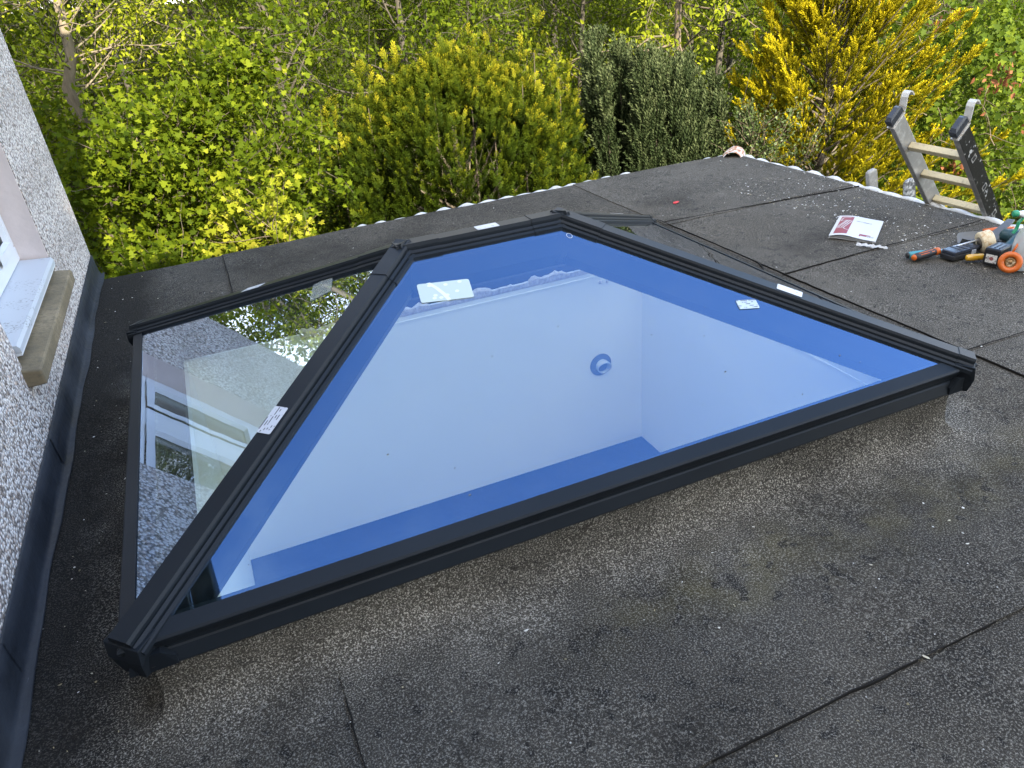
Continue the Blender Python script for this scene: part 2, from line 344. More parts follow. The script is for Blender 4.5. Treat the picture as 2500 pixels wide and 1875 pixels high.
# ================================================================== FLAT ROOF
W = 1.65; L = 2.147; H0 = .22; TP = .437; RZ = TP * W / 2
roof = thing('flat_roof', 'dark grey mineral felt flat roof around the glass roof lantern', 'roof', (1.8, 1.6, 0))
X0, X1, YB, YF = -.263, 3.80, -2.62, 3.15
def far_y(x): return 3.09 + .085 * math.sin(max(0, min(1, (x + .26) / 4.06)) * math.pi * .62)
HOLE = (.10, .10, 2.06, 1.56)
def felt_sheet(x0, x1, y0, y1, lift, mat, hole=False, wob=.0018, clip_far=False):
    nx = max(2, int((x1 - x0) / .08)); ny = max(2, int((y1 - y0) / .08))
    xs = sorted(set(list(np.linspace(x0, x1, nx + 1)) + ([HOLE[0], HOLE[2]] if hole else [])))
    ys = sorted(set(list(np.linspace(y0, y1, ny + 1)) + ([HOLE[1], HOLE[3]] if hole else [])))
    xs = [x for x in xs if x0 <= x <= x1]; ys = [y for y in ys if y0 <= y <= y1]
    V = []; F = []
    for y in ys:
        for x in xs:
            xx, yy = x, y
            if x in (xs[0], xs[-1]) and x not in (X0, X1): xx += wob * math.sin(y * 9 + x * 5) + wob * .6 * math.sin(y * 23)
            if y in (ys[0], ys[-1]): yy += wob * math.sin(x * 8 + y * 3) + wob * .6 * math.sin(x * 21)
            if clip_far and y == ys[-1]: yy = far_y(x)
            z = lift + .0035 * math.sin(x * 3.1 + 1.3 * y) * math.sin(y * 2.7 + .4) + .0012 * math.sin(x * 11 + y * 7)
            V.append((xx, yy, z))
    n = len(xs); ix = lambda i, j: j * n + i
    for j in range(len(ys) - 1):
        for i in range(n - 1):
            mx = (xs[i] + xs[i + 1]) / 2; my = (ys[j] + ys[j + 1]) / 2
            if hole and HOLE[0] < mx < HOLE[2] and HOLE[1] < my < HOLE[3]: continue
            F.append((ix(i, j), ix(i + 1, j), ix(i + 1, j + 1), ix(i, j + 1)))
    # skirt so that the sheet has a real edge
    rim = [ix(i, 0) for i in range(n)] + [ix(n - 1, j) for j in range(1, len(ys))] + [ix(i, len(ys) - 1) for i in range(n - 2, -1, -1)] + [ix(0, j) for j in range(len(ys) - 2, 0, -1)]
    b = len(V); V += [(V[i][0], V[i][1], V[i][2] - .012) for i in rim]
    for q in range(len(rim)):
        r = (q + 1) % len(rim); mx, my = (V[rim[q]][0] + V[rim[r]][0]) / 2, (V[rim[q]][1] + V[rim[r]][1]) / 2
        if hole and HOLE[0] - .02 < mx < HOLE[2] + .02 and HOLE[1] - .02 < my < HOLE[3] + .02: continue
        F.append((rim[q], b + q, b + r, rim[r]))
    return mesh('felt_sheet', V, F, mat, roof, smooth=False)
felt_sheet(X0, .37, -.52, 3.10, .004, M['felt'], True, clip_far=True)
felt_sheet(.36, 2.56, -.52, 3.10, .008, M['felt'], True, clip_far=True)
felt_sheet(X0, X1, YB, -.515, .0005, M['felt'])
felt_sheet(2.545, X1, -.52, .345, .0015, M['felt_pale']); felt_sheet(2.545, X1, .333, 1.235, .005, M['felt_pale'])
felt_sheet(2.545, X1, 1.222, 2.105, .009, M['felt_pale']); felt_sheet(2.545, X1, 2.09, 3.10, .013, M['felt_pale'], clip_far=True)
def seam(pts, w, z):
    V = []; F = []
    for i, (x, y) in enumerate(pts):
        ww = w * (.5 + .8 * random.random()); d = Vector((pts[min(i + 1, len(pts) - 1)][0] - pts[max(0, i - 1)][0], pts[min(i + 1, len(pts) - 1)][1] - pts[max(0, i - 1)][1], 0)).normalized()
        nrm = Vector((-d.y, d.x, 0)); jx = random.uniform(-.002, .002)
        zz = z + .0035 * math.sin(x * 3.1 + 1.3 * y) * math.sin(y * 2.7 + .4)
        for s, q in ((-1, 0), (-1, 1), (1, 1), (1, 0)): V.append((x + nrm.x * (s * ww + jx), y + nrm.y * (s * ww + jx), zz + (.003 if q else -.006)))
    for i in range(len(pts) - 1):
        for a in range(4):
            b = (a + 1) % 4; F.append((i * 4 + a, i * 4 + b, i * 4 + 4 + b, i * 4 + 4 + a))
    mesh('seam', V, F, M['bitumen'], roof)
def lin(x0, y0, x1, y1, n=40, w=.001): return [(x0 + (x1 - x0) * i / n + w * math.sin(i * 1.7) * .3, y0 + (y1 - y0) * i / n + w * .5 * (math.sin(i * .9) + math.sin(i * 2.3))) for i in range(n + 1)]
seam(lin(.36, -.518, X1, -.526, 90), .0012, .0050)
seam(lin(.36, -.09, .36, -.52, 16), .0012, .0065); seam(lin(.365, 1.72, .365, 3.09, 24), .0022, .008)
seam(lin(2.56, .338, X1, .334, 30), .0012, .005); seam(lin(2.56, 1.212, X1, 1.245, 30), .0012, .009); seam(lin(2.56, 2.135, X1, 2.04, 30), .0012, .013)
seam(lin(2.556, -.5, 2.556, 2.2, 60), .0012, .012)
seam([(2.556 - .17 * (1 - math.cos(t)), 1.40 - .10 * math.sin(t) * 1.6) for t in np.linspace(0, 1.5, 14)], .0025, .012)
# felt upstand (curb) with a cant fillet at its foot, one piece on each side
CI = .036
def curb_side(a, b, inward):
    """a->b outer corner points of the eave rectangle, inward = unit vector"""
    d = (Vector(b) - Vector(a)).normalized(); inn = Vector(inward); n = 46; V = []; F = []
    prof = [(.06, .158), (CI, .158), (CI + .001, .11), (CI, .06), (CI - .004, .034), (CI - .016, .018), (CI - .034, .0115), (CI - .058, .007), (CI - .08, .001)]
    ln = (Vector(b) - Vector(a)).length
    for i in range(n + 1):
        for (o, z) in prof:
            s = o + (ln - 2 * o) * i / n
            p = Vector(a) + d * s + inn * o
            w = (.004 * math.sin(s * 7 + o * 20) + .002 * math.sin(s * 19)) * min(1, 4 * min(i / n, 1 - i / n))
            V.append((p.x - inn.x * w * (z < .15), p.y - inn.y * w * (z < .15), z))
    m = len(prof)
    for i in range(n):
        for j in range(m - 1): F.append((i * m + j, i * m + m + j, i * m + m + j + 1, i * m + j + 1))
    return mesh('upstand', V, F, M['felt'], roof, smooth=True)
curb_side((0, 0, 0), (L, 0, 0), (0, 1, 0)); curb_side((L, 0, 0), (L, W, 0), (-1, 0, 0)); curb_side((L, W, 0), (0, W, 0), (0, -1, 0)); curb_side((0, W, 0), (0, 0, 0), (1, 0, 0))
# building under the roof
for lo, hi in (((X0 - .02, 3.0, GZ - .2), (X1 - .04, 3.06, -.03)), ((X1 - .10, YB, GZ - .2), (X1 - .04, 3.0, -.03))): box('wall', lo, hi, M['render_ext'], roof)
box('deck', (X0, YB, -.06), (HOLE[0], 3.05, -.016), M['timber_dark'], roof); box('deck', (HOLE[2], YB, -.06), (X1 - .03, 3.05, -.016), M['timber_dark'], roof)
box('deck', (HOLE[0], YB, -.06), (HOLE[2], HOLE[1], -.016), M['timber_dark'], roof); box('deck', (HOLE[0], HOLE[3], -.06), (HOLE[2], 3.05, -.016), M['timber_dark'], roof)
box('fascia_board', (X0, 3.062, -.2), (X1 + .02, 3.082, -.02), M['fascia'], roof); box('fascia_board', (X1 - .015, YB, -.2), (X1 + .005, 3.06, -.02), M['fascia'], roof)
# scalloped white edging
def edging(path, n, per, amp, base):
    V = []; F = []; ph = 0; prev = None
    for i in range(n + 1):
        p, out = path(i / n)
        if prev is not None: ph += (Vector(p) - prev).length
        prev = Vector(p); w = .5 + .5 * math.sin(ph * 2 * math.pi / per)
        crest = int((ph + .03 * math.sin(ph * 5)) / per); w = .5 - .5 * math.cos((ph + .03 * math.sin(ph * 5)) * 2 * math.pi / per); rc_ = random.Random(crest * 7 + int(amp * 1e4)).random()
        a = amp * (w ** (.6 + .8 * rc_)) * (.45 + .85 * rc_) + .003 * math.sin(ph * 1.3); z = base + a; o = Vector(out)
        for q, zz in ((-.006, z - .014), (.0, z), (.018, z + .002), (.045, z - .006), (.05, z - .045), (.03, z - .05)): V.append((p[0] + o.x * q, p[1] + o.y * q, zz))
    for i in range(n):
        for j in range(6): F.append((i * 6 + j, i * 6 + (j + 1) % 6, i * 6 + 6 + (j + 1) % 6, i * 6 + 6 + j))
    return mesh('edging', V, F, M['white_trim'], roof, smooth=True)
edging(lambda t: ((1.15 + (X1 - 1.2) * t if False else 1.1 + (X1 - 1.12) * t, far_y(1.1 + (X1 - 1.12) * t) - .002, 0), (0, 1, 0)), 330, .128, .015, -.003)
edging(lambda t: ((X1 - .002 + .02 * t, far_y(X1) - .06 - 4.6 * t, 0), (1, 0, 0)), 560, .150, .015, .003)
cv = []; cf = []
for i in range(7):
    for k_ in range(13):
        t = math.pi * k_ / 12; u = -.10 + .2 * i / 6
        r = .075 * (1 - .22 * abs(u / .1) ** 2)
        cv.append((X1 - .015 + math.cos(t) * r * .72 + u * .72, far_y(X1) - .02 - math.cos(t) * r * .72 + u * .72, -.004 + math.sin(t) * .052))
for i in range(6):
    for k_ in range(12): cf.append((i * 13 + k_, i * 13 + k_ + 1, i * 13 + 14 + k_, i * 13 + 13 + k_))
mesh('corner_cap', cv, cf, M['rusty'], roof, smooth=True)

# ================================================================== ROOF LANTERN
lan = thing('roof_lantern', 'dark grey framed glass roof lantern with hipped blue reflecting panes', 'skylight', (0, 0, H0))
NLc, NRc, BRc, BLc = Vector((0, 0, H0)), Vector((L, 0, H0)), Vector((L, W, H0)), Vector((0, W, H0))
RA, RB = Vector((W / 2, W / 2, H0 + RZ)), Vector((L - W / 2, W / 2, H0 + RZ))
# eave beams with mitred ends
EP = [(0, 0), (.0035, .0045), (.034, .0185), (.034, .012), (.052, .012), (.052, -.085), (.02, -.072), (.004, -.068), (.0025, -.064), (.010, -.036), (.0135, -.033), (.0125, -.026), (.0005, -.004)]
def eave(a, b, inn):
    d = (b - a).normalized(); ln = (b - a).length; V = []; n = len(EP)
    for end in (0, 1):
        for (o, z) in EP: V.append(tuple(a + d * (o if end == 0 else ln - o) + Vector(inn) * o + Vector((0, 0, z))))
    F = [(i, n + i, n + (i + 1) % n, (i + 1) % n) for i in range(n)] + [tuple(range(n)), tuple(range(2 * n - 1, n - 1, -1))]
    return mesh('eave_beam', V, F, M['anthracite'], lan)
for a, b, i in ((NLc, NRc, (0, 1, 0)), (NRc, BRc, (-1, 0, 0)), (BRc, BLc, (0, -1, 0)), (BLc, NLc, (1, 0, 0))): eave(a, b, i)
# glass units
def pane(pts, nrm):
    nrm = Vector(nrm).normalized(); c = sum(pts, Vector()) / len(pts); n = len(pts)
    top = [p + nrm * .001 for p in pts]; bot = [p - nrm * .023 for p in pts]
    V = [tuple(p) for p in top + bot]; F = [tuple(range(n)), tuple(range(2 * n - 1, n - 1, -1))] + [(i, n + i, n + (i + 1) % n, (i + 1) % n) for i in range(n)]
    return mesh('glass_pane', V, F, None, lan, mats=[M['glass'], M['glass_in'], M['spacer']], fmats=[0, 1] + [2] * n)
def shrink(pts, k=.012):
    c = sum(pts, Vector()) / len(pts); return [p + (c - p).normalized() * k for p in pts]
p_near = pane(shrink([NLc, NRc, RB, RA], .05), (0, -TP, 1)); p_right = pane(shrink([NRc, BRc, RB], .06), (TP, 0, 1))
p_back = pane(shrink([BRc, BLc, RA, RB], .05), (0, TP, 1)); p_left = pane(shrink([BLc, NLc, RA], .06), (-TP, 0, 1))
# caps: hips and ridge
def cap_profile(slope, k=1.0, lift=0):
    side = [(.056, -.002), (.056, .008), (.0485, .0105), (.047, .0065), (.0435, .0065), (.043, .013), (.0365, .0165), (.0355, .0125), (.0325, .0125), (.032, .0225), (.0275, .026)]
    half = [(a * k, b + lift - slope * a * k) for a, b in side]; half[-1] = (.0275 * k, .0205 + lift)
    return half + [(-a, b) for a, b in half[::-1]]
hip_s = TP / math.sqrt(2)
def cap(name, A, B, slope, k=1.0, lift=0, mat='anthracite'):
    d = (B - A).normalized(); lat = Vector((d.y, -d.x, 0)).normalized(); up = lat.cross(d)
    v, f = sweep_v(cap_profile(slope, k, lift), A, B, lat, up); return mesh(name, v, f, M[mat], lan)
hips = [(NLc, RA), (BLc, RA), (NRc, RB), (BRc, RB)]; hip_caps = []
for a, b in hips:
    d = (b - a).normalized()
    hip_caps.append(cap('hip_cap', a + d * .034, b - d * .015, hip_s, .80))
    cap('joint_sleeve', b - d * .135, b + d * .022, hip_s, .835, .002)
    cap('joint_sleeve', a + d * .018, a + d * .06, hip_s, .825, .0016)
    # beam under the glass
    lat = Vector((d.y, -d.x, 0)).normalized(); up = lat.cross(d)
    v, f = sweep_v([(-.028, -.03), (.028, -.03), (.028, -.10), (.012, -.132), (-.012, -.132), (-.028, -.10)], a + d * .08, b, lat, up); mesh('hip_beam', v, f, M['anthracite'], lan)
    # corner boot under the cap end
    out = Vector((-d.x, -d.y, 0)).normalized()
    V = []
    for (q, z, hw) in ((-.011, .010, .043), (-.008, -.026, .043), (-.016, -.069, .028), (-.06, -.069, .028), (-.06, .018, .042)):
        for s in (-1, 1): V.append(tuple(a + out * q + lat * (s * hw) + Vector((0, 0, z))))
    mesh('corner_boot', V, [(0, 1, 3, 2), (2, 3, 5, 4), (4, 5, 7, 6), (0, 2, 4, 6, 8), (1, 9, 7, 5, 3), (0, 8, 9, 1), (6, 7, 9, 8)], M['anthracite_trim'], lan, bevel=.002)
ridge_cap = cap('ridge_cap', RA + Vector((.01, 0, 0)), RB - Vector((.01, 0, 0)), TP, .82)
for s, P in ((1, RA), (-1, RB)): cap('joint_sleeve', P - Vector((s * .02, 0, 0)), P + Vector((s * .105, 0, 0)), TP, .855, .002)
v, f = sweep_v([(-.03, -.03), (.03, -.03), (.03, -.10), (.014, -.14), (-.014, -.14), (-.03, -.10)], RA, RB, (0, -1, 0), (0, 0, 1)); mesh('ridge_beam', v, f, M['anthracite'], lan)
# small end brackets with a fixing hole at the front corners
for s, cxp in ((1, .055), (-1, L - .055)):
    V = [(cxp - .035, -.001, H0 - .066), (cxp + .035, -.001, H0 - .066), (cxp + .035, -.001, H0 - .046), (cxp + s * .012, -.006, H0 - .022), (cxp - s * .035, -.006, H0 - .022)]
    if s < 0: V = [V[1], V[0], (cxp - .035, -.001, H0 - .046), V[3], V[4]]
    n = 5; V2 = V + [(x, y + .02, z) for x, y, z in V]
    br = mesh('corner_bracket', V2, [tuple(range(5)), tuple(range(9, 4, -1))] + [(i, i + 5, (i + 1) % 5 + 5, (i + 1) % 5) for i in range(5)], M['anthracite_trim'], lan)
    tv, tf = tube_v([(cxp - s * .008, -.0025, H0 - .05), (cxp - s * .008, .002, H0 - .05)], .0055, 10); mesh('fixing_hole', tv, tf, M['gasket'], br)
# stickers
def sticker(c, u, v, n, hw, hh, base, parent=lan, dens=.5, name='sticker', curl=0.0, thick=.0006):
    c = Vector(c); u = Vector(u).normalized(); n = Vector(n).normalized(); u = (u - n * u.dot(n)).normalized(); v = n.cross(u)
    V = []; r = min(hw, hh) * .16; pts = []
    for sx, sy, a0 in ((1, 1, 0), (-1, 1, 90), (-1, -1, 180), (1, -1, 270)):
        for da in (0, 45, 90):
            a = R_(a0 + da); pts.append((sx * (hw - r) + r * math.cos(a), sy * (hh - r) + r * math.sin(a)))
    for t in (thick, 0): V += [tuple(c + u * a + v * b + n * (t + curl * (a / hw) ** 2 * (a > 0))) for a, b in pts]
    m = len(pts); F = [tuple(range(m)), tuple(range(2 * m - 1, m - 1, -1))] + [(i, m + i, m + (i + 1) % m, (i + 1) % m) for i in range(m)]
    return mesh(name, V, F, label_mat('printed_label', base, tuple(u), tuple(v), dens=dens), parent)
def on_hip(a, b, t, side, off, h=.0216):
    d = (b - a).normalized(); lat = Vector((d.y, -d.x, 0)).normalized(); up = lat.cross(d); return a + (b - a) * t + lat * off + up * h, d, up
c, d, n = on_hip(NLc, RA, .455, 0, -.004); sticker(c, d, None, n, .040, .0185, (.48, .50, .54), dens=.53)
c, d, n = on_hip(NRc, RB, .43, 0, .004); sticker(c, d, None, n, .036, .0185, (.50, .51, .52), dens=.62)
c, d, n = on_hip(BLc, RA, .52, 0, .002); sticker(c, d, None, n, .040, .0185, (.50, .51, .54), dens=.62)
c, d, n = on_hip(BRc, RB, .45, 0, 0.0); sticker(c, d, None, n, .04, .016, (.78, .79, .8), dens=.62)
sticker(RA + (RB - RA) * .52 + Vector((0, -.004, .0216)), (1, 0, 0), None, (0, 0, 1), .034, .0185, (.48, .49, .51), dens=.58)
nn = Vector((0, -TP, 1)).normalized()
def on_near(x, y, h=.0025): return Vector((x, y, H0 + TP * y)) + nn * h
st = sticker(on_near(.885, .648), (.99, -.16, 0), None, nn, .072, .036, (.42, .50, .49), dens=.99)
for q in range(9):   # bubbles and a fold under the film
    uu = random.uniform(-.06, .06); vv = random.uniform(-.028, .028)
    tv = [tuple(on_near(.885 + uu + .006 * math.cos(a), .648 + vv - .16 * uu + .0045 * math.sin(a), .0034)) for a in np.linspace(0, 2 * math.pi, 9)[:-1]]
    mesh('bubble', tv, [tuple(range(8))], simple('film_bubble', (.62, .68, .68), .4), st)
fp = [(-.035, .033), (-.02, .012), (-.008, -.012), (-.002, -.034)]
fv = []
for a, b in fp: fv += [tuple(on_near(.885 + a - .005, .648 + b - .16 * a, .0036)), tuple(on_near(.885 + a + .006, .648 + b - .16 * a, .0036))]
mesh('film_fold', fv, [(0, 1, 3, 2), (2, 3, 5, 4), (4, 5, 7, 6)], simple('film_fold', (.62, .68, .68), .4), st)
sticker(on_near(1.665, .365), (.96, -.25, 0), None, nn, .030, .017, (.42, .50, .56), dens=.53)
nl = Vector((-TP, 0, 1)).normalized(); sp = Vector((.60, .93, H0 + TP * .60)) + nl * .0025
fl_ = sticker(sp, (.35, 1, 0), None, nl, .05, .035, (.34, .38, .36), dens=.99); fl_.data.materials[0].node_tree.nodes['Principled BSDF'].inputs['Alpha'].default_value = .3
rv, rf = tube_v([on_near(1.312 + .008 * math.cos(a), .748 + .010 * math.sin(a), .002) for a in np.linspace(0, 2 * math.pi, 17)], .0007, 4, False); mesh('glass_mark', rv, rf, simple('etched_mark', (.6, .65, .75), .5), lan)
sv_, sf_ = [], []
for q in range(34):
    gx_ = random.uniform(.15, 2.0); gy_ = random.uniform(.07, .72)
    if gy_ > min(gx_, L - gx_) - .06: continue
    r_ = random.choice((.0007, .0009, .0012, .0018)); b_ = len(sv_); n_ = 5; el_ = random.uniform(.6, 2.2)
    sv_ += [tuple(on_near(gx_ + r_ * el_ * math.cos(t), gy_ + r_ * math.sin(t + .4), .003)) for t in np.linspace(0, 6.28, 6)[:-1]]; sf_.append(tuple(range(b_, b_ + 5)))
mesh('specks', sv_, sf_, simple('dirt_speck', (.10, .09, .08), .8, noise=.8, nscale=9), lan)['kind'] = 'stuff'
# gasket line round the near pane
gp = [on_near(.10, .045, .003), on_near(L - .10, .045, .003), Vector(RB) + Vector((-.012, -.07, -TP * .07)) + nn * .003, Vector(RA) + Vector((.012, -.07, -TP * .07)) + nn * .003]

# light shaft under the lantern: plastered walls, ragged plaster edge, timber curb, sheet below
sh = thing('light_shaft', 'white plastered light shaft below the glass with a round duct hole', 'light shaft', (1.09, .82, -.8))
SX0, SX1, SY0, SY1, SZ0, SZ1 = .15, 2.03, .15, 1.50, -.81, .118
box('shaft_wall', (SX0 - .012, SY1, SZ0), (SX1 + .012, SY1 + .012, SZ1), M['shaft'], sh); box('shaft_wall', (SX0 - .012, SY0 - .012, SZ0), (SX1 + .012, SY0, SZ1), M['shaft'], sh)
box('shaft_wall', (SX1, SY0, SZ0), (SX1 + .012, SY1, SZ1), M['shaft'], sh); box('shaft_wall', (SX0 - .012, SY0, SZ0), (SX0, SY1, SZ1), M['shaft'], sh)
for lo, hi in (((.056, .056, .0), (L - .056, SY0 - .014, .150)), ((.056, SY1 + .014, .0), (L - .056, W - .056, .150)), ((.056, SY0 - .014, .0), (SX0 - .014, SY1 + .014, .150)), ((SX1 + .014, SY0 - .014, 0), (L - .056, SY1 + .014, .150))):
    box('curb_timber', lo, hi, M['timber_dark'], sh)
box('dust_sheet', (SX0 - .1, SY0 - .1, SZ0 - .03), (SX1 + .1, SY1 + .1, SZ0 - .006), M['dust_sheet'], sh)
def ragged(p0, p1, inn, amp, base=.118, n=90):
    p0 = Vector(p0); p1 = Vector(p1); inn = Vector(inn); V = []; F = []
    for i in range(n + 1):
        p = p0.lerp(p1, i / n); t = i / n
        h = amp * (.45 + .35 * math.sin(i * .31) + .25 * math.sin(i * .83 + 1) + random.uniform(-.25, .25)); h = max(.003, h)
        w = .004 + .003 * random.random()
        for q, z in ((.0005, base - .022), (w, base - .012), (w * 1.3, base + h * .5), (.001, base + h)): V.append((p.x + inn.x * q, p.y + inn.y * q, z))
    for i in range(n):
        for j in range(3): F.append((i * 4 + j, i * 4 + 4 + j, i * 4 + 5 + j, i * 4 + 1 + j))
    mesh('ragged_plaster', V, F, M['plaster'], sh)
ragged((.55, SY1, 0), (1.95, SY1, 0), (0, -1, 0), .026); ragged((SX1, 1.25, 0), (SX1, .35, 0), (-1, 0, 0), .02)
box('plaster_bead', (SX0, SY1 - .003, .072), (SX1, SY1, .078), M['shaft'], sh); box('plaster_bead', (SX1 - .003, SY0, .074), (SX1, SY1 - .003, .080), M['shaft'], sh)
for (x, z, r) in ((1.82, .045, .010), (1.855, .04, .007), (1.90, .055, .009)):
    bv, bf = [], []
    for i in range(5):
        for k_ in range(8):
            a = math.pi / 2 * i / 4; t = 2 * math.pi * k_ / 8; rr = r * math.cos(a) * random.uniform(.75, 1.15); bv.append((x + rr * math.cos(t), SY1 - r * .8 * math.sin(a), z + rr * math.sin(t)))
    for i in range(4):
        for k_ in range(8): bf.append((i * 8 + k_, i * 8 + (k_ + 1) % 8, i * 8 + 8 + (k_ + 1) % 8, i * 8 + 8 + k_))
    mesh('plaster_lump', bv, bf, M['plaster'], sh, smooth=True)
dx, dz = 1.812, -.352
hv = [(dx + .054 * math.cos(a), SY1 - .002, dz + .054 * math.sin(a)) for a in np.linspace(0, 2 * math.pi, 33)[:-1]]
hole = mesh('duct_hole', hv + [(x, y + .001, z) for x, y, z in hv], [tuple(range(32)), tuple(range(63, 31, -1))], simple('duct_recess', (.10, .12, .17), .7), sh)
pv, pf = [], []
for i, (ext, r) in enumerate(((-.001, .032), (.014, .032), (.022, .032), (.022, .028), (.0, .028))):
    for k_ in range(24):
        a = 2 * math.pi * k_ / 24; e = ext * (1 + .55 * math.sin(a + .5)) if ext > .02 else ext
        pv.append((dx + .006 + r * math.cos(a) + .1 * max(0, e), SY1 - .003 - e, dz - .006 + r * math.sin(a) - .1 * max(0, e)))
for i in range(4):
    for k_ in range(24): pf.append((i * 24 + k_, i * 24 + (k_ + 1) % 24, i * 24 + 24 + (k_ + 1) % 24, i * 24 + 24 + k_))
mesh('duct_pipe', pv, pf, simple('duct_plastic', (.62, .64, .68), .2), sh, smooth=True)

# ================================================================== HOUSE (local x = 0 is the wall face; leans with the fall of the roof)
house = thing('house', 'roughcast house wall with white framed window and stone sill', 'house', (-.265, 0, 0), local=True)
house.rotation_euler = (0, R_(-1.75), 0)
HE = 3.19; WY0, WY1, WZ0, WZ1 = 1.255, 2.24, .385, 1.52
def wall_piece(y0, y1, z0, z1): return box('wall', (-.28, y0, z0), (0, y1, z1), M['roughcast'], house)
wall_piece(-7.6, WY0, -3.0, 2.34); wall_piece(WY1, HE, -3.0, 2.34); wall_piece(WY0, WY1, -3.0, .30); wall_piece(WY0, WY1, WZ1, 2.34)
box('gable_wall', (-6, HE - .28, -3.0), (-.28, HE - .002, 2.34), M['roughcast'], house); box('inner_wall', (-6, -7.6, -3), (-5.8, HE - .28, 2.34), M['render_ext'], house)
# smooth reveals
box('window_reveal', (-.28, WY1 - .008, WZ0), (-.004, WY1 - .0005, WZ1), M['render_smooth'], house); box('window_reveal', (-.28, WY0 + .0005, WZ0), (-.004, WY0 + .008, WZ1), M['render_smooth'], house)
box('window_reveal', (-.28, WY0 + .008, WZ1 - .008), (-.004, WY1 - .008, WZ1 - .0005), M['render_smooth'], house)
# render band round the opening edge, a slim smooth arris
sv = [(.052, 1.225, .262), (.052, 2.255, .262), (.052, 2.255, .312), (.052, 1.225, .312), (-.2, 1.225, .262), (-.2, 2.255, .262), (-.2, 2.255, .356), (-.2, 1.225, .356)]
mesh('stone_sill', sv, [(0, 1, 2, 3), (5, 4, 7, 6), (3, 2, 6, 7), (4, 5, 1, 0), (4, 0, 3, 7), (1, 5, 6, 2)], M['stone'], house, bevel=.006)
win = box('window_board', (-.2, 1.27, .352), (.012, 2.215, .362), M['upvc'], house)
mesh('window_board', [(-.11, 1.27, .398), (.006, 1.27, .385), (.013, 1.27, .375), (.013, 1.27, .360), (-.11, 1.27, .3625), (-.11, 2.222, .398), (.006, 2.222, .385), (.013, 2.222, .375), (.013, 2.222, .360), (-.11, 2.222, .3625)],
     [(0, 1, 6, 5), (1, 2, 7, 6), (2, 3, 8, 7), (3, 4, 9, 8), (4, 0, 5, 9), (4, 3, 2, 1, 0), (5, 6, 7, 8, 9)], M['dusty'], house)
fx0, fx1 = -.165, -.098
MU = (1.77, 1.92); TR = (.98, 1.08)
wf = box('window_frame', (fx0, WY0 + .009, .40), (fx1, WY1 - .009, .455), M['upvc'], house, .006)
box('frame_rail', (fx0, WY0 + .009, WZ1 - .065), (fx1, WY1 - .009, WZ1 - .009), M['upvc'], wf, .006)
for y0, y1 in ((WY0 + .009, WY0 + .062), (MU[0], MU[1]), (WY1 - .062, WY1 - .009)): box('frame_stile', (fx0, y0, .456), (fx1 - .001, y1, WZ1 - .066), M['upvc'], wf, .006)
for y0, y1 in ((WY0 + .063, MU[0] - .001), (MU[1] + .001, WY1 - .063)):
    box('transom', (fx0, y0, TR[0]), (fx1 - .002, y1, TR[1]), M['upvc'], wf, .006)
    for z0, z1 in ((.456, TR[0] - .001), (TR[1] + .001, WZ1 - .067)):
        b = .042
        V = []
        for (q, x) in ((0, fx1 + .006), (b - .008, fx1 + .008), (b, fx1 - .014)):
            V += [(x, y0 + q, z0 + q), (x, y1 - q, z0 + q), (x, y1 - q, z1 - q), (x, y0 + q, z1 - q)]
        F = [(i * 4 + j, i * 4 + (j + 1) % 4, i * 4 + 4 + (j + 1) % 4, i * 4 + 4 + j) for i in range(2) for j in range(4)]
        sash = mesh('sash', V, F, M['upvc'], wf)
        gk = mesh('window_gasket', [(fx1 - .012, y0 + b - .001, z0 + b - .001), (fx1 - .012, y1 - b + .001, z0 + b - .001), (fx1 - .012, y1 - b + .001, z1 - b + .001), (fx1 - .012, y0 + b - .001, z1 - b + .001),
              (fx1 - .013, y0 + b + .006, z0 + b + .006), (fx1 - .013, y1 - b - .006, z0 + b + .006), (fx1 - .013, y1 - b - .006, z1 - b - .006), (fx1 - .013, y0 + b + .006, z1 - b - .006)],
              [(j, (j + 1) % 4, 4 + (j + 1) % 4, 4 + j) for j in range(4)], M['gasket'], sash)
        box('window_pane', (fx1 - .034, y0 + b - .004, z0 + b - .004), (fx1 - .016, y1 - b + .004, z1 - b + .004), M['window_glass'], sash)
# room behind the window
box('room_lining', (-2.6, .3, .2), (-2.58, 2.85, 1.9), simple('room_wall', (.36, .34, .30), .9), house)
# eaves: soffit, fascia, gutter, slope
box('soffit', (-.02, -7.6, 2.34), (.18, HE + .12, 2.352), M['fascia'], house); box('fascia_board', (.16, -7.6, 2.353), (.182, HE + .12, 2.50), M['upvc'], house)
gvv = []; gff = []
for j, y in enumerate((-7.6, HE + .14)):
    for k_ in range(9):
        a = math.pi + math.pi * k_ / 8; gvv.append((.245 + .06 * math.cos(a), y, 2.44 + .065 * math.sin(a)))
    for k_ in range(8, -1, -1):
        a = math.pi + math.pi * k_ / 8; gvv.append((.245 + .055 * math.cos(a), y, 2.44 + .060 * math.sin(a)))
for k_ in range(18): gff.append((k_, (k_ + 1) % 18, 18 + (k_ + 1) % 18, 18 + k_))
mesh('gutter', gvv, gff, simple('black_gutter', (.012, .012, .013), .35), house, smooth=True)
M['tiles'] = simple('roof_tiles', (.07, .055, .05), .8, noise=.25, nscale=6, bump=.5, bscale=12)
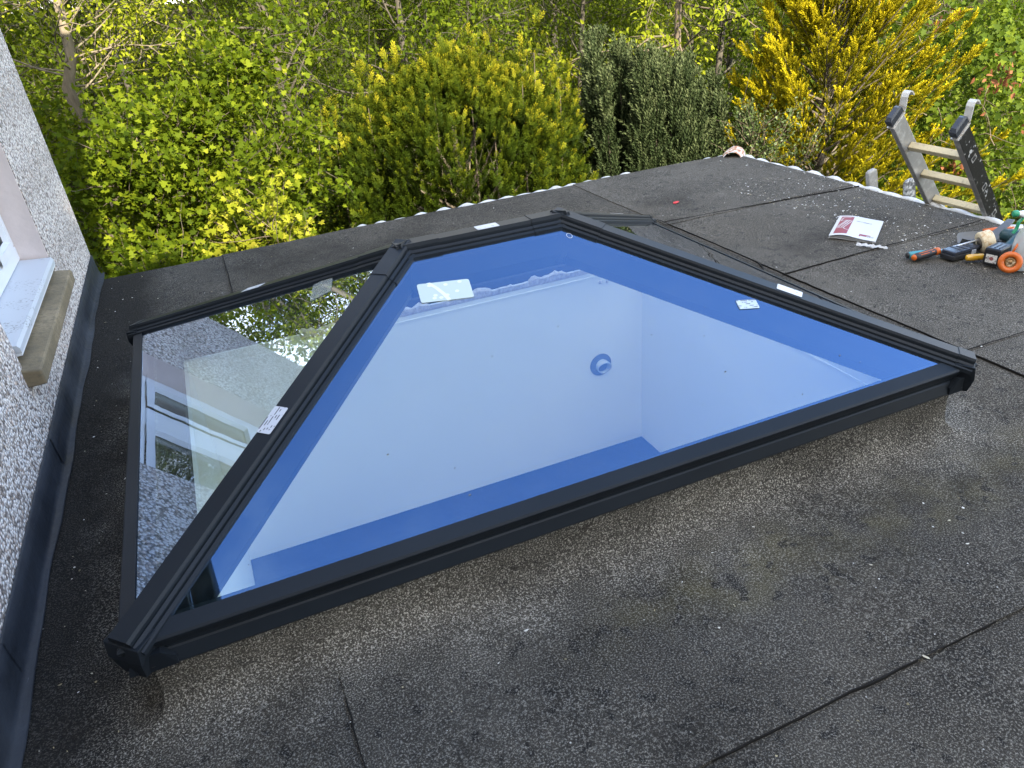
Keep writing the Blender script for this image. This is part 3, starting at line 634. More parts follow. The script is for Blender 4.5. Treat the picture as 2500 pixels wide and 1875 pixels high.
mesh('house_roof', [(.21, -7.6, 2.53), (.21, HE + .14, 2.53), (-3.0, HE + .14, 4.1), (-3.0, -7.6, 4.1), (-6.2, HE + .14, 2.49), (-6.2, -7.6, 2.49), (.21, -7.6, 2.49), (.21, HE + .14, 2.49), (-3, HE + .14, 4.05), (-3, -7.6, 4.05), (-6.2, HE + .14, 2.45), (-6.2, -7.6, 2.45)],
     [(0, 1, 2, 3), (3, 2, 4, 5), (7, 6, 9, 8), (8, 9, 11, 10), (1, 0, 6, 7), (1, 7, 8, 2), (2, 8, 10, 4), (0, 3, 9, 6), (3, 5, 11, 9), (4, 10, 11, 5)], M['tiles'], house)
# unseen house block added behind the camera to keep the low sun off the felt
sun_block = thing('house', 'unseen tall tiled house block added behind the flat roof to shade it', 'house', (1.8, -8.0, GZ))
box('wall', (-3.2, -12.5, GZ - .1), (6.8, -8.0, 6.95), simple('pale_render', (.62, .58, .52), .9, noise=.08, nscale=3), sun_block)
mesh('roof', [(-3.4, -7.8, 6.9), (7.0, -7.8, 6.9), (7.0, -10.25, 8.1), (-3.4, -10.25, 8.1), (7.0, -12.7, 6.9), (-3.4, -12.7, 6.9)], [(0, 1, 2, 3), (3, 2, 4, 5), (0, 3, 5), (1, 4, 2), (0, 5, 4, 1)], M['tiles'], sun_block)
# lead flashing in lapped lengths
def flash(y0, y1, lift):
    n = max(6, int((y1 - y0) / .05)); V = []; F = []
    for i in range(n + 1):
        y = y0 + (y1 - y0) * i / n; w = .004 * math.sin(y * 6.3 + 1) + .002 * math.sin(y * 17)
        lap = .0022 * max(0, 1 - (y - y0) / .05)
        pr = [(.003, .117), (.008 + lift, .114), (.009 + lift, .07), (.011 + lift, .03), (.018 + lift, .013 + .003 * math.sin(y * 9)), (.030 + w + lift, .0165 + lap * .5), (.031 + w + lift, .011)]
        for q, z in pr: V.append((q + (lap if z > .02 else 0), y, z))
    m = 7
    for i in range(n):
        for j in range(m - 1): F.append((i * m + j, i * m + m + j, i * m + m + j + 1, i * m + j + 1))
    mesh('lead_flashing', V, F, M['lead'], house, smooth=True)
for i, (a, b) in enumerate(((-2.6, -1.0), (-1.05, .33), (.27, 1.21), (1.16, 2.10), (2.06, 3.18))): flash(a, b, .0008 * (i % 2))

# ================================================================== VEGETATION
def leaf_material(name, ramp, trans=.35, tr_col=(.30, .42, .03), rough=.6, spec=.05):
    m = bpy.data.materials.new(name); m.use_nodes = True; n = m.node_tree.nodes; l = m.node_tree.links; b = n['Principled BSDF']; out = n['Material Output']
    a = n.new('ShaderNodeAttribute'); a.attribute_name = 'rnd'
    r = n.new('ShaderNodeValToRGB'); e = r.color_ramp.elements
    while len(e) < len(ramp): e.new(.5)
    for i, (p, c) in enumerate(ramp): e[i].position = p; e[i].color = (*c, 1)
    l.new(a.outputs['Fac'], r.inputs[0]); l.new(r.outputs[0], b.inputs['Base Color'])
    b.inputs['Roughness'].default_value = rough; b.inputs['Specular IOR Level'].default_value = spec
    t = n.new('ShaderNodeBsdfTranslucent'); mx = n.new('ShaderNodeMix'); mx.data_type = 'RGBA'; mx.inputs['Factor'].default_value = .5
    l.new(r.outputs[0], mx.inputs['A']); mx.inputs['B'].default_value = (*tr_col, 1); l.new(mx.outputs['Result'], t.inputs[0])
    ms = n.new('ShaderNodeMixShader'); ms.inputs[0].default_value = trans; l.new(b.outputs[0], ms.inputs[1]); l.new(t.outputs[0], ms.inputs[2]); l.new(ms.outputs[0], out.inputs[0])
    return m
def bark(name, lo, hi, sc=18):
    k = NB(name); a = k.tex('ShaderNodeTexNoise', sc, 6, k.map((1, 1, .3)), rough=.65).outputs['Fac']; b = k.tex('ShaderNodeTexNoise', 5, 3).outputs['Fac']
    c = k.ramp(a, [(.32, lo), (.66, hi)]); c = k.mix(k.ramp(b, [(.55, 0), (.7, .45)]), c, (.05, .065, .025)); k.bump(a, .7, .012); return k.out(c, .85)
def unit(a): return a / np.maximum(np.linalg.norm(a, axis=-1, keepdims=True), 1e-9)
def scatter(name, tv, tf, pos, xdir, nrm, size, rnd, mat, parent, kind=None, tip=0.0):
    """many copies of a small leaf shape as one mesh; tv: template points (length, width, normal), tf: triangles"""
    N = len(pos); tv = np.asarray(tv, float); tf = np.asarray(tf, int); m = len(tv)
    X = unit(xdir); Z = unit(nrm - X * np.sum(nrm * X, 1, keepdims=True)); Y = np.cross(Z, X)
    off = OFF.get(parent, Vector((0, 0, 0))) if parent is not None else Vector((0, 0, 0))
    V = (pos - np.array(off))[:, None, :] + size[:, None, None] * (tv[None, :, 0:1] * X[:, None] + tv[None, :, 1:2] * Y[:, None] + tv[None, :, 2:3] * Z[:, None])
    V = V.reshape(-1, 3).astype(np.float32); F = (tf[None] + (np.arange(N) * m)[:, None, None]).reshape(-1, 3).astype(np.int32)
    me = bpy.data.meshes.new(name); me.vertices.add(len(V)); me.vertices.foreach_set('co', V.ravel())
    me.loops.add(F.size); me.loops.foreach_set('vertex_index', F.ravel()); me.polygons.add(len(F)); me.polygons.foreach_set('loop_start', np.arange(0, F.size, 3, dtype=np.int32))
    at = me.attributes.new('rnd', 'FLOAT', 'POINT'); at.data.foreach_set('value', np.clip(rnd[:, None] + tip * (tv[None, :, 0] - .5), 0, 1).ravel().astype(np.float32))
    me.materials.append(mat); me.update(calc_edges=True)
    o = link(bpy.data.objects.new(name, me))
    if parent is not None: o.parent = parent; OFF[o] = off
    if kind: o['kind'] = kind
    return o
# leaf shapes
def t_simple(w=.32, fold=.10):
    return [(0, 0, 0), (.3, w * .8, fold), (.62, w * .72, fold), (1, 0, -.05), (.62, -w * .72, fold), (.3, -w * .8, fold)], [(0, 3, 1), (1, 3, 2), (0, 4, 3), (0, 5, 4)]
def t_lobed():
    rim = [(0, 0), (.06, .20), (-.06, .42), (.22, .26), (.40, .62), (.50, .24), (.74, .26), (1.0, 0.0), (.74, -.26), (.50, -.24), (.40, -.62), (.22, -.26), (-.06, -.42), (.06, -.20)]
    v = [(.34, 0, -.03)] + [(x, y, .10 * abs(y) + (.02 if i % 3 else -.04)) for i, (x, y) in enumerate(rim)]; n = len(rim)
    return v, [(0, 1 + (i + 1) % n, 1 + i) if False else (0, 1 + i, 1 + (i + 1) % n) for i in range(n)]
def t_ivy():
    rim = [(0, .0), (.0, .34), (.28, .30), (.45, .48), (.6, .22), (1, 0), (.6, -.22), (.45, -.48), (.28, -.30), (.0, -.34)]
    v = [(.33, 0, -.04)] + [(x, y, .12 * abs(y)) for x, y in rim]; n = len(rim); return v, [(0, 1 + i, 1 + (i + 1) % n) for i in range(n)]
def t_spray(pairs=8):
    v = [(0, -.012, 0), (0, .012, 0), (1, 0, 0)]; f = [(0, 2, 1)]
    for i in range(pairs):
        t = .08 + .80 * i / pairs; ln = .34 * (1 - .62 * t) * (.8 + .4 * ((i * 7) % 3) / 2)
        for s in (-1, 1):
            a = R_(27 + 8 * ((i * 5) % 3)); tx, ty = t + ln * math.cos(a), s * ln * math.sin(a); nx, ny = -math.sin(a) * s * .5, math.cos(a) * .5; b = len(v); w = .042
            mx_, my_ = (t + tx) / 2, ty / 2; z = .05 * (1 if i % 2 else -1)
            v += [(t, 0, 0), (mx_ - w * math.sin(a) * s * s, my_ + w * math.cos(a) * s * .9, z), (tx, ty, z * 1.6), (mx_ + w * math.sin(a), my_ - w * math.cos(a) * s * .9, z)]
            f += [(b, b + 1, b + 2), (b, b + 2, b + 3)]
    return v, f
def t_needle(n=16, spread=.30, nw=.05):
    v = [(0, -.015, 0), (0, .015, 0), (1, 0, 0)]; f = [(0, 2, 1)]
    for i in range(n):
        t = .05 + .85 * i / n; a = i * 2.4; ln = spread * (1 - .55 * t); cy_, cz_ = math.cos(a), math.sin(a); b = len(v)
        v += [(t, nw * -cz_, nw * cy_), (t + .08, nw * cz_, -nw * cy_), (t + ln * .95, ln * cy_ * .62, ln * cz_ * .62)]; f += [(b, b + 1, b + 2)]
    return v, f
T_SIMPLE, T_LOBED, T_IVY, T_SPRAY, T_NEEDLE = t_simple(), t_lobed(), t_ivy(), t_spray(), t_needle()
T_FINE = t_needle(20, .26, .026); T_PLUME = t_needle(22, .30, .036)

ML = {}
ML['maple'] = leaf_material('field_maple_leaf', [(0, (.016, .030, .002)), (.5, (.056, .082, .004)), (.85, (.12, .15, .008)), (1, (.21, .22, .018))], .30, (.28, .36, .010))
ML['young'] = leaf_material('young_leaf', [(0, (.085, .115, .006)), (.5, (.17, .20, .010)), (1, (.27, .28, .022))], .38, (.42, .46, .02))
ML['wood'] = leaf_material('woodland_leaf', [(0, (.018, .032, .003)), (.6, (.062, .090, .005)), (1, (.16, .185, .011))], .33, (.30, .38, .02))
ML['yellow'] = leaf_material('yellow_shrub_leaf', [(0, (.09, .12, .008)), (.5, (.20, .22, .014)), (1, (.33, .31, .035))], .36, (.42, .44, .03))
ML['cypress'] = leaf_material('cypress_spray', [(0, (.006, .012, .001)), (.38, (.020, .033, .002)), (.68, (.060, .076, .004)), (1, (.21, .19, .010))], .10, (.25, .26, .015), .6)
ML['blue'] = leaf_material('blue_juniper', [(0, (.009, .016, .005)), (.5, (.030, .043, .016)), (1, (.088, .105, .045))], .08, (.1, .16, .05), .65)
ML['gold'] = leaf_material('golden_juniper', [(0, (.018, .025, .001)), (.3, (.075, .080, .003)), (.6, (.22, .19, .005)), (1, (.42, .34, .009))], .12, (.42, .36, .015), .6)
ML['ivy'] = leaf_material('ivy_leaf', [(0, (.016, .032, .003)), (.55, (.055, .085, .006)), (1, (.13, .165, .012))], .28, (.2, .30, .015), .6, .08)
ML['privet'] = leaf_material('privet_leaf', [(0, (.014, .026, .006)), (.6, (.045, .068, .014)), (1, (.13, .16, .05))], .18, (.16, .22, .04), .42, .3)
ML['dead'] = leaf_material('dead_leaf', [(0, (.08, .028, .012)), (1, (.24, .10, .05))], .25, (.3, .12, .05))
MB_ = {'pale': bark('pale_bark', (.07, .055, .035), (.21, .17, .115)), 'brown': bark('brown_bark', (.035, .026, .018), (.12, .095, .065)), 'twig': bark('twig_bark', (.05, .036, .022), (.15, .115, .075), 40), 'grey': bark('grey_bark', (.022, .019, .013), (.085, .072, .05))}

def branch(p, d, ln, r0, n=6, wob=.16, up=.08):
    pts = [np.array(p, float)]; d = np.array(d, float) / np.linalg.norm(d)
    for i in range(n):
        d = unit(d + rng.normal(0, wob, 3) + np.array([0, 0, up])); pts.append(pts[-1] + d * ln / n)
    return pts, [r0 * (1 - .8 * i / n) for i in range(n + 1)]
def at_t(pts, t):
    s = t * (len(pts) - 1); i = min(int(s), len(pts) - 2); return pts[i] + (pts[i + 1] - pts[i]) * (s - i), unit(pts[i + 1] - pts[i])
def broadleaf(name, label, cat, trunk, r0, n_limb, limb_len, twigs, leaves, lsize, tmpl, lmat, bmat, t0=.25, group=None, up=.10, spread=.05, toward=None, elev=(.05, .9), twig_len=(.2, .55), rndpow=1.0, gold=0.0, lr=.3):
    """trunk polyline; limbs, twigs and leaf clusters grown from it"""
    root = thing(name, label, cat, tuple(trunk[0]), group)
    tp = [np.array(p, float) for p in trunk]; nseg = len(tp)
    tv, tf = tube_v([tuple(p) for p in tp], [r0 * (1 - .72 * i / (nseg - 1)) for i in range(nseg)], 9); mesh('trunk', tv, tf, bmat, root, smooth=True)
    parts = []; P = []; D = []
    for i in range(n_limb):
        t = t0 + (1 - t0) * (i + rng.random()) / n_limb; p, d0 = at_t(tp, min(t, .999)); az = rng.uniform(0, 2 * math.pi); el = rng.uniform(*elev)
        d = np.array([math.cos(az) * math.cos(el), math.sin(az) * math.cos(el), math.sin(el)])
        if toward is not None: d = unit(d + np.array(toward) * rng.uniform(.2, 1.0))
        ln = limb_len * rng.uniform(.6, 1.15) * (1.1 - .5 * t); pts, rad = branch(p, d, ln, r0 * lr * (1.15 - .7 * t), 7, .17, up)
        parts.append(tube_v([tuple(q) for q in pts], rad, 5, False))
        for j in range(twigs):
            q, dq = at_t(pts, .22 + .78 * (j + rng.random()) / twigs * .999); tp2, rd2 = branch(q, unit(dq + rng.normal(0, .65, 3)), rng.uniform(*twig_len), .0045, 4, .25, .05)
            parts.append(tube_v([tuple(z) for z in tp2], rd2, 3, False))
            k = max(1, int(leaves * rng.uniform(.6, 1.3))); ts = rng.uniform(.15, 1, k)
            for tt in ts:
                w, dw = at_t(tp2, tt * .999); P.append(w + rng.normal(0, spread, 3)); D.append(dw)
    v, f = join(*parts); mesh('branches', v, f, bmat if bmat is not MB_['pale'] else bmat, root, smooth=True)
    P = np.array(P); D = np.array(D); N = len(P)
    xd = unit(D * .5 + rng.normal(0, .7, (N, 3)) + np.array([0, -.15, -.15])); nr = unit(np.array([0, -.35, .8]) + rng.normal(0, .55, (N, 3)))
    rd = np.clip(rng.beta(2, 2.2, N) ** rndpow + gold, 0, 1)
    scatter('foliage', *tmpl, P, xd, nr, lsize * rng.uniform(.6, 1.25, N), rd, lmat, root)
    return root
def sprig_mass(root, P, D, size, tmpl, mat, rnd, flat=None, jit=.25, tip=.4):
    N = len(P); D = unit(D + rng.normal(0, jit, (N, 3))); nr = rng.normal(0, 1, (N, 3)) if flat is None else unit(flat + rng.normal(0, .4, (N, 3)))
    return scatter('foliage', *tmpl, P, D, nr, size, rnd, mat, root, tip=tip)

# --- big green-gold cypress behind the far roof edge
def lumpy(th, z, seed):
    return 1 + .12 * math.sin(3 * th + seed + z * 2.1) + .13 * math.sin(7 * th + 2.3 * seed + z * 4.3) + .11 * math.sin(13 * th + z * 9 + seed)
def cypress(name, label, base, rx, ry, ztop, n, mat, tmpl, size, seed, leaders, gold_side=(0, 0, 0)):
    root = thing(name, label, 'conifer', base)
    tv, tf = tube_v([base, (base[0], base[1], ztop - .5)], [.09, .02], 8); mesh('trunk', tv, tf, MB_['brown'], root, smooth=True)
    P = []; D = []; Rn = []; h = ztop - base[2]; parts = []
    for i in range(n // 22):
        # one strand: an upright rope of overlapping sprays, dark at its root, bright at its tip
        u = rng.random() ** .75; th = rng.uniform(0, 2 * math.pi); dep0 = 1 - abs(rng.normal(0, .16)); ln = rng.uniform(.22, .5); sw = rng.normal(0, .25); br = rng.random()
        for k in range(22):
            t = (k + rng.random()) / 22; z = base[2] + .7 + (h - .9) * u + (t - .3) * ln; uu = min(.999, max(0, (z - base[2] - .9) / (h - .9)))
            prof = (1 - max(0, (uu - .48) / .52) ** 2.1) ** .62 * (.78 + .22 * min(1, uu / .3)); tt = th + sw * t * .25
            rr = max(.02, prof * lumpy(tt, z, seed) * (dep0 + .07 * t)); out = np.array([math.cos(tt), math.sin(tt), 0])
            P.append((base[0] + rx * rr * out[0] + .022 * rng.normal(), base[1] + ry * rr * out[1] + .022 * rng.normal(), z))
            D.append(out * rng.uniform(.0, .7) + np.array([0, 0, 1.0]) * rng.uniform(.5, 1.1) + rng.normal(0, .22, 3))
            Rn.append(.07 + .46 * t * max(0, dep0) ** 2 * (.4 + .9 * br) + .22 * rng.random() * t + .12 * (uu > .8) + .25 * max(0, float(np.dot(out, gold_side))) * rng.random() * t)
    # upright leaders that break the outline
    for (x, y, z0, z1) in leaders:
        for k in range(70):
            t = rng.random(); z = z0 + (z1 - z0) * t; w = .15 * (1 - t) + .02; a = rng.uniform(0, 6.28)
            P.append((x + w * math.cos(a), y + w * math.sin(a), z)); D.append((.5 * math.cos(a), .5 * math.sin(a), 1.1)); Rn.append(.45 + .5 * rng.random())
        parts.append(tube_v([(x, y + .1, z0 - .8), (x, y + .05, z1 - .3)], [.012, .004], 5, False))
    for k in range(60):
        th = rng.uniform(0, 6.28); z = base[2] + rng.uniform(.6, h * .8); e = rng.uniform(.5, .9)
        parts.append(tube_v([(base[0], base[1], z - .3), (base[0] + rx * e * .5 * math.cos(th), base[1] + ry * e * .5 * math.sin(th), z), (base[0] + rx * e * math.cos(th), base[1] + ry * e * math.sin(th), z + .4)], [.02, .012, .004], 4, False))
    v, f = join(*parts); mesh('branches', v, f, MB_['brown'], root, smooth=True)
    P = np.array(P); D = np.array(D)
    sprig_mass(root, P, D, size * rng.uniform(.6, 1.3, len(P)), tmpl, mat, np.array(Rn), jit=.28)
    return root
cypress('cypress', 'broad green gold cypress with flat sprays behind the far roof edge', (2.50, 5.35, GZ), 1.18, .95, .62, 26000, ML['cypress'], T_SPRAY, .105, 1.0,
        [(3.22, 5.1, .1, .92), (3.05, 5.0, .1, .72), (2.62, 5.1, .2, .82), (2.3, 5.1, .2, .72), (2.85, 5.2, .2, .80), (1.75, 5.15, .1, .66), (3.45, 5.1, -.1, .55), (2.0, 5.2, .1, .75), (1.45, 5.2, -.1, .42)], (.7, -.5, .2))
def columnar(name, label, base, cols, n_each, mat, tmpl, size):
    root = thing(name, label, 'conifer', base); P = []; D = []; Rn = []; parts = []
    for (x, y, z1, r) in cols:
        zb = base[2] + .3; parts.append(tube_v([(x * .6 + base[0] * .4, y * .6 + base[1] * .4, zb), (x, y, z1 - .1)], [.03, .004], 5, False))
        for k in range(n_each):
            t = rng.random() ** .7; z = zb + (z1 - zb) * t; w = r * (1 - max(0, (t - .55) / .45) ** 1.6) * (.75 + .25 * math.sin(9 * t + x * 7)); a = rng.uniform(0, 6.28); dep = 1 - abs(rng.normal(0, .18))
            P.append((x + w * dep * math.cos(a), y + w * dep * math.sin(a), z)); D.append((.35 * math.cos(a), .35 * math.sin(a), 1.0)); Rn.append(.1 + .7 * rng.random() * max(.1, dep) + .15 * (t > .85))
    v, f = join(*parts); mesh('branches', v, f, MB_['brown'], root, smooth=True)
    P = np.array(P); D = np.array(D); sprig_mass(root, P, D, size * rng.uniform(.6, 1.3, len(P)), tmpl, mat, np.array(Rn), jit=.18)
    return root
cols = []
for k in range(46):
    x = 3.86 + 1.5 * ((k * .618) % 1); y = 4.9 + .95 * rng.random(); e = (x - 3.85) / 1.5
    cols.append((x, y, (.50 - .55 * e ** 2 + .22 * math.sin(k * 2.3)) - .75 * max(0, (5.25 - y)) - .1, .10 + .07 * rng.random()))
columnar('juniper', 'dusky blue green upright juniper right of the broad cypress', (4.6, 5.3, GZ), cols, 460, ML['blue'], T_FINE, .19)
# --- golden juniper with spreading feathery plumes
def golden(base):
    root = thing('golden_juniper', 'bright golden yellow juniper with spreading feathery plumes', 'conifer', base); P = []; D = []; Rn = []; parts = []
    H = 4.45
    tv, tf = tube_v([base, (base[0] + .05, base[1], base[2] + H * .55), (base[0] - .05, base[1], base[2] + H)], [.07, .04, .006], 8); mesh('trunk', tv, tf, MB_['brown'], root, smooth=True)
    for k in range(175):
        zf = (k + rng.random()) / 175; a = k * 2.39996 + rng.normal(0, .2); e = .12 + .75 * zf + rng.normal(0, .10); ln = (2.05 - 1.35 * zf) * rng.uniform(.72, 1.12) * (1 + .18 * math.cos(a))
        if zf > .93: e, ln = 1.2, .5
        d = np.array([math.cos(a) * math.cos(e), math.sin(a) * math.cos(e) * .8, math.sin(e)]); pts, rad = branch((base[0], base[1], base[2] + .35 + (H - .75) * zf), d, ln, .014, 6, .035, .075)
        parts.append(tube_v([tuple(q) for q in pts], rad, 4, False))
        for j in range(13):
            tj = .22 + .78 * (j + rng.random()) / 13 * .999; q, dq = at_t(pts, tj); side = unit(np.cross(dq, np.array([0, 0, 1.0]))); l2 = .34 * (1.12 - .78 * tj) * rng.uniform(.75, 1.15)
            sgn = (-1) ** j * rng.uniform(.25, .75); p2, r2 = branch(q, unit(dq + side * sgn + np.array([0, 0, rng.uniform(.0, .35)])), l2, .003, 3, .05, .06)
            for m_ in range(8):
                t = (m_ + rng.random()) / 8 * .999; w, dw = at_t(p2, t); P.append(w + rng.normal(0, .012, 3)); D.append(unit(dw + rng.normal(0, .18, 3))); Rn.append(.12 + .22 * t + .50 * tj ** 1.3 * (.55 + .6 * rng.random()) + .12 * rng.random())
    v, f = join(*parts); mesh('branches', v, f, MB_['brown'], root, smooth=True)
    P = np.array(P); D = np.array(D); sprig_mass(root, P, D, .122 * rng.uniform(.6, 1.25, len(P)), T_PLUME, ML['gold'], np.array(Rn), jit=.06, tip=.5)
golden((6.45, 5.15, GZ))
# --- left: pale barked tree with young leaves, maple bushes in front
broadleaf('pale_tree', 'pale barked young tree leaning beside the roughcast house corner', 'tree', [(-.22, 5.55, GZ), (-.27, 5.52, -.9), (-.29, 5.5, .02), (-.33, 5.5, .41), (-.36, 5.5, .74), (-.27, 5.5, .95), (-.24, 5.5, 1.31), (-.2, 5.55, 2.2), (-.1, 5.6, 3.4), (0, 5.7, 4.3)], .062, 34, 1.45, 11, 17, .040, T_SIMPLE, ML['young'], MB_['pale'], t0=.42, up=.04, spread=.035, elev=(-.1, .7), toward=(.55, -.25, 0), gold=.15, lr=.17)
broadleaf('maple_bush', 'leafy green maple bush with lobed leaves beside the house corner', 'bush', [(.0, 4.75, GZ), (.05, 4.75, -1.5), (.05, 4.75, -.6), (.0, 4.8, .25)], .035, 26, 1.0, 11, 40, .047, T_LOBED, ML['maple'], MB_['brown'], t0=.15, up=.12, spread=.055, elev=(.0, .9))
broadleaf('maple_bush', 'taller lobed leaf maple bush left of the broad cypress', 'bush', [(.72, 5.0, GZ), (.72, 5.0, -1.5), (.68, 5.0, -.3), (.62, 5.05, .55)], .035, 28, 1.0, 11, 40, .047, T_LOBED, ML['maple'], MB_['brown'], t0=.2, up=.12, spread=.055, elev=(.0, .9))
broadleaf('yellow_shrub', 'low yellow leaved shrub peeping over the far roof edge', 'shrub', [(.80, 4.25, GZ), (.78, 4.2, -1.2), (.72, 4.15, -.35)], .02, 14, .62, 7, 18, .05, T_LOBED, ML['yellow'], MB_['twig'], t0=.45, up=.25, spread=.04, elev=(.2, 1.2))
broadleaf('low_bush', 'low green bush against the far roof edge by the house', 'bush', [(.12, 4.2, GZ), (.1, 4.15, -1.3), (.05, 4.1, -.55)], .025, 18, .72, 9, 32, .046, T_LOBED, ML['maple'], MB_['brown'], t0=.35, up=.2, spread=.05, elev=(.1, 1.1))
# --- right side: privet, ivy covered bank, overhanging bough
broadleaf('privet_bush', 'small leaved grey green privet bush between the two junipers', 'bush', [(5.35, 4.75, GZ), (5.4, 4.7, -1.4), (5.45, 4.7, -.5)], .025, 20, .78, 10, 26, .032, T_SIMPLE, ML['privet'], MB_['twig'], t0=.35, up=.25, spread=.04, elev=(.1, 1.2))
for nm, lab, pos_ in (('ivy_hedge', 'ivy covered hedge mass behind the tilted ladder', (8.6, 5.0)), ('ivy_hedge', 'taller tangled ivy hedge beyond the golden juniper', (9.0, 6.5))):
    root = thing(nm, lab, 'hedge', (pos_[0], pos_[1], GZ)); P = []; D = []; Nn = []; Rn = []; parts = []
    hz = 3.3 if 'taller' not in lab else 4.4; rx = 1.5 if hz < 4 else 2.2
    for i in range(9000):
        th = rng.uniform(0, 6.28); u = rng.random() ** .8; lp = lumpy(th, u * 3, 2.2); rr = (1 - max(0, (u - .5) / .5) ** 2) ** .5 * lp * (1 - abs(rng.normal(0, .09)))
        out = np.array([math.cos(th), math.sin(th), .4]); P.append((pos_[0] + rx * rr * out[0], pos_[1] + 1.0 * rr * out[1], GZ + hz * u * (1 + .05 * math.sin(5 * th)))); D.append(rng.normal(0, 1, 3) + np.array([0, 0, -.6])); Nn.append(out + np.array([0, 0, .5]) + rng.normal(0, .45, 3)); Rn.append(rng.beta(2, 2))
    for i in range(150):
        th = rng.uniform(0, 6.28); u = rng.uniform(.2, 1); r = rng.uniform(.85, 1.05); pts, rad = branch((pos_[0] + rx * .9 * math.cos(th), pos_[1] + .9 * math.sin(th), GZ + hz * u * .9), rng.normal(0, 1, 3) + np.array([0, -.4, .3]), rng.uniform(.4, .9), .006, 6, .3, -.04); parts.append(tube_v([tuple(q) for q in pts], rad, 3, False))
    v, f = join(*parts); mesh('stems', v, f, MB_['twig'], root, smooth=True)['kind'] = 'stuff'
    P = np.array(P); scatter('foliage', *T_IVY, P, np.array(D), np.array(Nn), .068 * rng.uniform(.5, 1.3, len(P)), np.array(Rn), ML['ivy'], root)
    cl = []
    for c_ in ((-.85, -.8, hz * .86), (-.35, -.95, hz * .74), (.1, -.95, hz * .86), (-1.0, -.6, hz * .6)):
        cl.append(np.array([pos_[0] + c_[0] * rx / 1.5, pos_[1] + c_[1], GZ + c_[2]]) + rng.normal(0, .09, (45, 3)))
    Q = np.concatenate(cl); scatter('dead_leaves', *T_SIMPLE, Q, rng.normal(0, 1, Q.shape) + np.array([0, 0, -1]), rng.normal(0, 1, Q.shape), .07 * rng.uniform(.6, 1.2, len(Q)), rng.random(len(Q)), ML['dead'], root)
broadleaf('overhanging_tree', 'slender tree with lime green drooping boughs above the dusky juniper', 'tree', [(5.6, 6.6, GZ), (5.55, 6.5, -1), (5.5, 6.4, .4), (5.5, 6.4, 1.8), (5.4, 6.4, 3.0)], .06, 30, 1.7, 10, 16, .055, T_SIMPLE, ML['young'], MB_['twig'], t0=.45, up=-.05, spread=.04, elev=(-.5, .5), toward=(-.3, -.9, 0))
# --- woodland behind: slim trees in two loose rows
wood_lab = 'slim woodland tree with fresh spring leaves behind the garden shrubs'
spots = [(-2.6, 7.6), (-1.7, 6.9), (-.6, 9.4), (.2, 12.0), (-4.6, 8.2), (-1.2, 8.4), (.3, 7.4), (1.5, 8.6), (2.6, 7.5), (3.9, 8.4), (5.2, 8.2), (6.6, 7.4), (8.0, 8.6), (10.2, 8.6), (-1.9, 10.4), (.8, 10.6), (3.2, 10.8), (6.0, 10.6), (9.2, 10.9), (12.2, 10.6), (-3.6, 9.4), (12.0, 8.0)] + [(-5 + 1.45 * i + .5 * math.sin(i * 3.3), 12.6 + 1.6 * ((i * 7) % 3) / 2) for i in range(16)] + [(-9 + 2.0 * i + .8 * math.sin(i * 2.1), 15.5 + 2.5 * ((i * 5) % 4) / 3) for i in range(17)]
protos = []
for k in range(5):
    h = (6.4, 5.6, 7.0, 6.0, 5.2)[k]; lean = rng.normal(0, .25, 2)
    tr = [(lean[0] * t + .08 * math.sin(5 * t + k), lean[1] * t, h * t) for t in np.linspace(0, 1, 8)]
    protos.append(broadleaf('woodland_tree', wood_lab, 'tree', [(x, y, z) for x, y, z in tr], .06, 50, 1.6, 11, 24, .060, T_SIMPLE, ML['wood'], MB_['grey'], t0=.12, group='slim woodland trees behind the garden shrubs', up=.10, spread=.07, elev=(-.1, .9), twig_len=(.25, .7)))
for i, (x, y) in enumerate(spots):
    o = protos[i] if i < len(protos) else copy_tree(protos[i % len(protos)])
    o.location = (x, y, GZ + max(0, min(1, (y - 7) / 12)) * 1.1 - .05); o.rotation_euler = (0, 0, i * 2.1); s_ = .85 + .3 * ((i * 37) % 10) / 10; o.scale = (s_, s_, s_)
# --- undergrowth: one mass of leaves and bare stems
def undergrowth():
    N = 110000; x = rng.uniform(-5.5, 15.5, N); y = 5.9 + 9.5 * rng.random(N) ** 1.2; gz = GZ + np.clip((y - 7) / 12, 0, 1) * 1.1
    hh = (2.0 + .6 * np.sin(x * 1.3 + y) + .35 * np.sin(x * 3.1 - 1.7 * y)) ; z = gz + np.maximum(.1, hh) * rng.random(N) ** .6
    P = np.stack([x, y, z], 1); o = scatter('undergrowth', *T_SIMPLE, P, rng.normal(0, 1, (N, 3)) + np.array([0, -.3, -.2]), rng.normal(0, .6, (N, 3)) + np.array([0, -.4, .8]), .07 * rng.uniform(.5, 1.3, N), rng.beta(2, 3, N), ML['wood'], None, 'stuff')
    tag(o, 'tangled green undergrowth filling the woodland floor', 'undergrowth')
    parts = []
    for i in range(200):
        px, py = rng.uniform(-4, 14), rng.uniform(5.9, 12); pts, rad = branch((px, py, GZ + max(0, min(1, (py - 7) / 12)) * 1.1), rng.normal(0, .28, 3) + np.array([0, 0, 1]), rng.uniform(1.8, 4.0), .012, 7, .10, .05); parts.append(tube_v([tuple(q) for q in pts], rad, 4, False))
    v, f = join(*parts); s = mesh('bare_stems', v, f, MB_['grey'], smooth=True); tag(s, 'thin bare grey stems rising through the woodland', 'stems', kind='stuff')
undergrowth()
